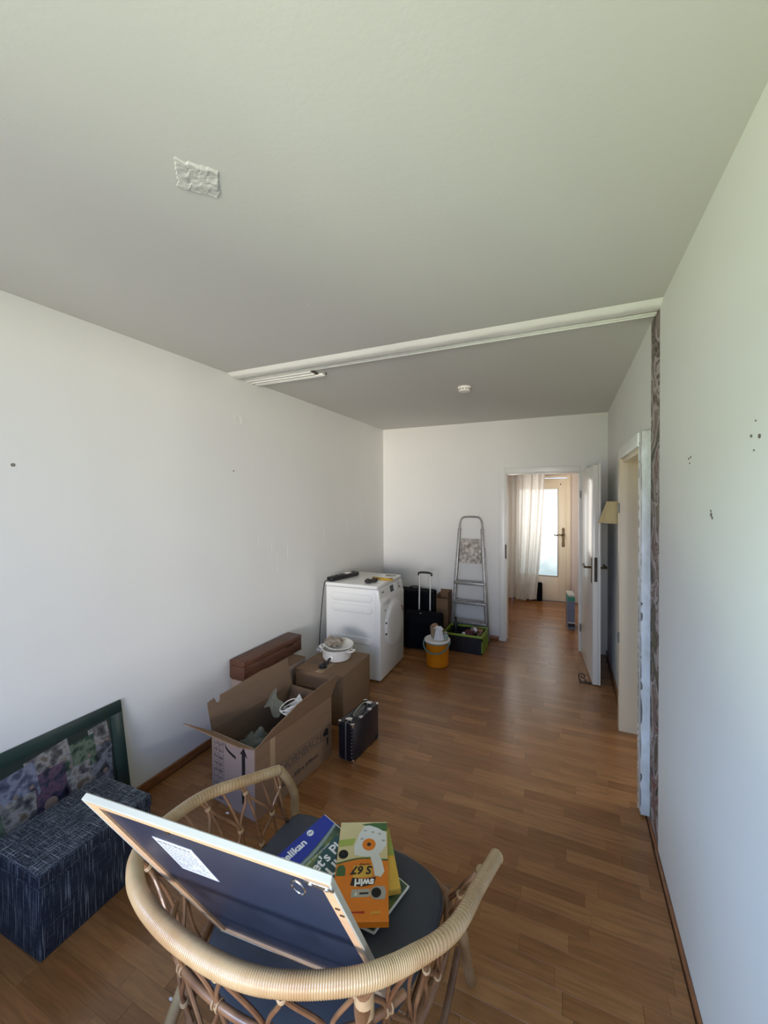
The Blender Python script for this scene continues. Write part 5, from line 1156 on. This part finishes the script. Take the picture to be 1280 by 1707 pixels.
    def rg(a, b):
        an = 2*PI*a; r = (0.046-0.020*b)*(1+0.13*math.sin(an*9)*(1-0.4*b)); return (r*math.cos(an), r*math.sin(an)*0.9, 0.001+0.105*b)
    sheet(rg, 72, 8, 0.001).build('folds', M['cloth_white'], t, smooth=True, auto=75)
    crumple((0, 0, 0.108), (0.040, 0.032, 0.022), 33, 0.5, 3, 3).build('top_bunch', M['cloth_white'], t, smooth=True)
    t = thing('small_jar', 'small grey green glass jar on the bucket lid', 'jar', (-1.068, 3.780, z))
    MB().lathe([(0, 0), (0.022, 0), (0.024, 0.008), (0.024, 0.045), (0.019, 0.052), (0.019, 0.056)], 22).build('glass', mat('grey_green_glass', (0.28, 0.36, 0.30), 0.15), t, smooth=True)
    MB().lathe([(0.021, 0.056), (0.021, 0.068), (0, 0.069)], 22).build('lid', M['alu'], t, smooth=True)
    # folding crate
    x0, x1, y0, y1, h = -1.205, -0.795, 4.17, 4.50, 0.190
    t = thing('folding_crate', 'black folding crate with lime green ends in front of ladder', 'crate', ((x0+x1)/2, (y0+y1)/2, 0.001), 0.0)
    hx, hy = (x1-x0)/2, (y1-y0)/2
    MB().box((-hx, -hy, 0), (hx, hy, 0.006)).build('crate_floor', M['black_plastic'], t)
    for s in (-1, 1):
        ys = s*(hy-0.004); MB().box((-hx+0.004, ys-0.003, 0.006), (hx-0.004, ys+0.003, h-0.02)).build('long_side', M['black_plastic'], t, bevel=0.001, seg=1)
        g = MB()
        for k in range(5): xx = -hx+0.05+k*0.078; g.box((xx, s*hy-0.0015, 0.02), (xx+0.006, s*hy+0.0015, h-0.035))
        g.build('long_side_ribs', M['black_plastic'], t)
        xs = s*(hx-0.004); MB().box((xs-0.003, -hy+0.004, 0.006), (xs+0.003, hy-0.004, h-0.02)).build('short_side', M['green_deep'], t)
        e = MB(); X = s*hx
        e.box((X-0.005, -hy, 0.0), (X+0.005, -hy+0.022, h-0.02)); e.box((X-0.005, hy-0.022, 0.0), (X+0.005, hy, h-0.02)); e.box((X-0.005, -hy, 0), (X+0.005, hy, 0.020)); e.box((X-0.005, -hy, h-0.055), (X+0.005, hy, h-0.02)); e.box((X-0.005, -0.010, 0.02), (X+0.005, 0.010, h-0.05)); e.box((X-0.005, -hy+0.02, 0.078), (X+0.005, hy-0.02, 0.092))
        e.box((X-0.005, -0.085, 0.02), (X+0.005, -0.072, h-0.05)); e.box((X-0.005, 0.072, 0.02), (X+0.005, 0.085, h-0.05))
        e.build('end_frame', M['green_rim'], t)
    for a, c in (((-hx-0.006, -hy-0.006), (hx+0.006, -hy+0.010)), ((-hx-0.006, hy-0.010), (hx+0.006, hy+0.006)), ((-hx-0.006, -hy+0.010), (-hx+0.010, hy-0.010)), ((hx-0.010, -hy+0.010), (hx+0.006, hy-0.010))):
        MB().box((*a, h-0.020), (*c, h)).build('rim_bar', M['green_rim'], t, bevel=0.003)
    cx, cy = (x0+x1)/2, (y0+y1)/2
    tag(crumple((cx-0.095, cy-0.04, 0.10), (0.070, 0.080, 0.085), 41, 0.2, 3, 2, zmin=0.008).build('black_bag', M['black_fabric'], smooth=True), 'black bag in the left half of the folding crate', 'bag')
    t2 = thing('dark_bottle', 'small dark bottle standing up in the folding crate', 'bottle', (cx-0.14, cy+0.115, 0.008))
    MB().lathe([(0, 0), (0.02, 0), (0.022, 0.01), (0.022, 0.20), (0.010, 0.225), (0.010, 0.255), (0, 0.255)], 18).build('glass', M['black_plastic'], t2, smooth=True)
    MB().lathe([(0.012, 0.2555), (0.012, 0.275), (0, 0.276)], 14).build('cap', M['black_plastic'], t2, smooth=True)
    tag(crumple((cx+0.050, cy-0.06, 0.175), (0.055, 0.045, 0.042), 43, 0.35, 3, 2.5).build('maroon_cloth', M['cloth_maroon'], smooth=True), 'maroon crumpled cloth on top of the folding crate', 'cloth')
    t3 = thing('striped_mug', 'brown mug with cream stripes lying in the folding crate', 'mug', (cx+0.095, cy-0.02, 0.205)); t3.rotation_euler = (0.9, 0.5, 0.3)
    MB().lathe([(0, -0.04), (0.028, -0.04), (0.030, 0.04), (0.026, 0.04), (0.025, -0.035), (0, -0.035)], 22).build('mug_wall', M['cloth_maroon'], t3, smooth=True)
    for zz in (-0.02, 0.018): MB().lathe([(0.0305, zz-0.008), (0.0312, zz), (0.0305, zz+0.008)], 22).build('stripe', M['paper'], t3, smooth=True)
    MB().tube(catmull([(0.028, 0, 0.022), (0.050, 0, 0.018), (0.052, 0, -0.014), (0.028, 0, -0.022)], 5), 0.004, 8).build('handle', M['cloth_maroon'], t3, smooth=True)
    tag(crumple((cx+0.0, cy-0.10, 0.178), (0.020, 0.018, 0.018), 45, 0.3, 3, 2).build('white_wad', M['cloth_white'], smooth=True), 'small white paper wad at the front of the crate', 'paper')
    tag(MB().box((cx+0.10, cy-0.135, 0.160), (cx+0.165, cy-0.115, 0.172)).build('white_strip', M['paper'], bevel=0.002), 'short white strip inside the front edge of the crate', 'strip')
    tag(MB().box((cx+0.11, cy+0.03, 0.08), (cx+0.17, cy+0.11, 0.185)).build('brown_block', M['brown_paper'], bevel=0.004), 'brown block standing at the right end of the crate', 'block')
    tag(crumple((cx+0.02, cy+0.09, 0.09), (0.065, 0.05, 0.075), 47, 0.2, 3, 2, zmin=0.008).build('dark_rag', M['cloth_dark'], smooth=True), 'dark rag filling the back of the folding crate', 'rag')
corner()

def ladder():
    # folded step ladder leaning against the far wall; local y = 0 at the floor contact line
    t = thing('step_ladder', 'paint spattered aluminium step ladder leaning on the far wall', 'ladder', (-1.012, 4.535, 0.0))
    Ht = 1.405; ly = 0.118
    def P(x, z, dy=0): return Vector((x, ly*z/Ht+dy, z))
    bx, tx = 0.205, 0.122
    def xr(z): return bx+(tx-bx)*z/Ht
    pts = [P(-bx, 0.006), P(-xr(0.6), 0.6), P(-xr(1.25), 1.25)]
    arc = [P(-xr(1.25)+0.0, 1.25), P(-xr(1.32), 1.33), P(-0.105, 1.385), P(-0.060, Ht), P(0.060, Ht), P(0.105, 1.385), P(xr(1.32), 1.33), P(xr(1.25), 1.25)]
    MB().tube([P(-xr(1.12), 1.12, -0.004)]+catmull(arc, 6)+[P(xr(1.12), 1.12, -0.004)], 0.0105, 12).build('handrail', M['alu'], t, smooth=True)
    for s in (-1, 1):
        # front rails as flat channels
        z0, z1 = 0.012, 1.27
        q = [P(s*xr(z0), z0), P(s*xr(z1), z1)]
        d = (q[1]-q[0]).normalized(); mt = frame_mtx(q[0], Vector((1, 0, 0))-d*d.x, d)
        MB().box((-0.015, 0, -0.022), (0.015, (q[1]-q[0]).length, 0.022), mtx=mt).build('front_rail', M['alu'], t, bevel=0.003)
        MB().box((-0.012, -0.012, -0.026), (0.012, 0.02, 0.026), mtx=mt).build('foot', M['black_plastic'], t, bevel=0.003)
        q = [P(s*(xr(z0)+0.014), z0, 0.055), P(s*(xr(1.05)+0.014), 1.05, 0.035)]; d = (q[1]-q[0]).normalized(); mt = frame_mtx(q[0], Vector((1, 0, 0))-d*d.x, d)
        MB().box((-0.007, 0, -0.010), (0.007, (q[1]-q[0]).length, 0.010), mtx=mt).build('rear_rail', M['alu'], t, bevel=0.002)
        MB().lathe([(0.010, 0), (0.010, 0.006), (0, 0.007)], 12, mtx=T(P(s*(xr(0.89)+0.010), 0.89, 0)) @ R(s*PI/2, 'Y')).build('pivot_bolt', M['black_plastic'], t)
    for z in (0.215, 0.435, 0.655):
        x = xr(z)+0.010; c = P(0, z)
        MB().box((-x, c.y-0.060, z-0.018), (x, c.y+0.035, z+0.012)).build('step', M['alu'], t, bevel=0.003)
        g = MB()
        for k in range(6): g.box((-x+0.02, c.y-0.038+k*0.013, z+0.0122), (x-0.02, c.y-0.034+k*0.013, z+0.0142))
        g.build('tread_ribs', M['alu_spots'], t)
    # folded-up platform
    a = P(0, 0.875, 0.004); b = P(0, 1.145, 0.010); d = (b-a).normalized(); mt = frame_mtx(a, (1, 0, 0), d); w = xr(1.0)-0.020
    MB().box((-w, 0, -0.010), (w, 0.275, 0.010), mtx=mt).build('platform', M['alu_spots'], t, bevel=0.006)
    g = MB()
    for k in range(4): g.box((-w+0.01, 0.04+k*0.06, 0.0102), (w-0.01, 0.048+k*0.06, 0.0125), mtx=mt)
    g.build('platform_ribs', M['alu_spots'], t)
ladder()

def scraps():
    tag(crumple((-1.173, 0.889, 0.004), (0.007, 0.0045, 0.0035), 51, 0.5, 3, 3, zmin=0.0003).build('paper_scrap', M['paper'], smooth=True), 'tiny white scrap on the floor between bench and armchair', 'scrap')
    tag(crumple((-1.60, 1.545, 0.003), (0.010, 0.005, 0.003), 53, 0.5, 3, 3, zmin=0.0003).build('paper_scrap', M['paper'], smooth=True), 'tiny white scrap on the floor before the open moving carton', 'scrap')
scraps()
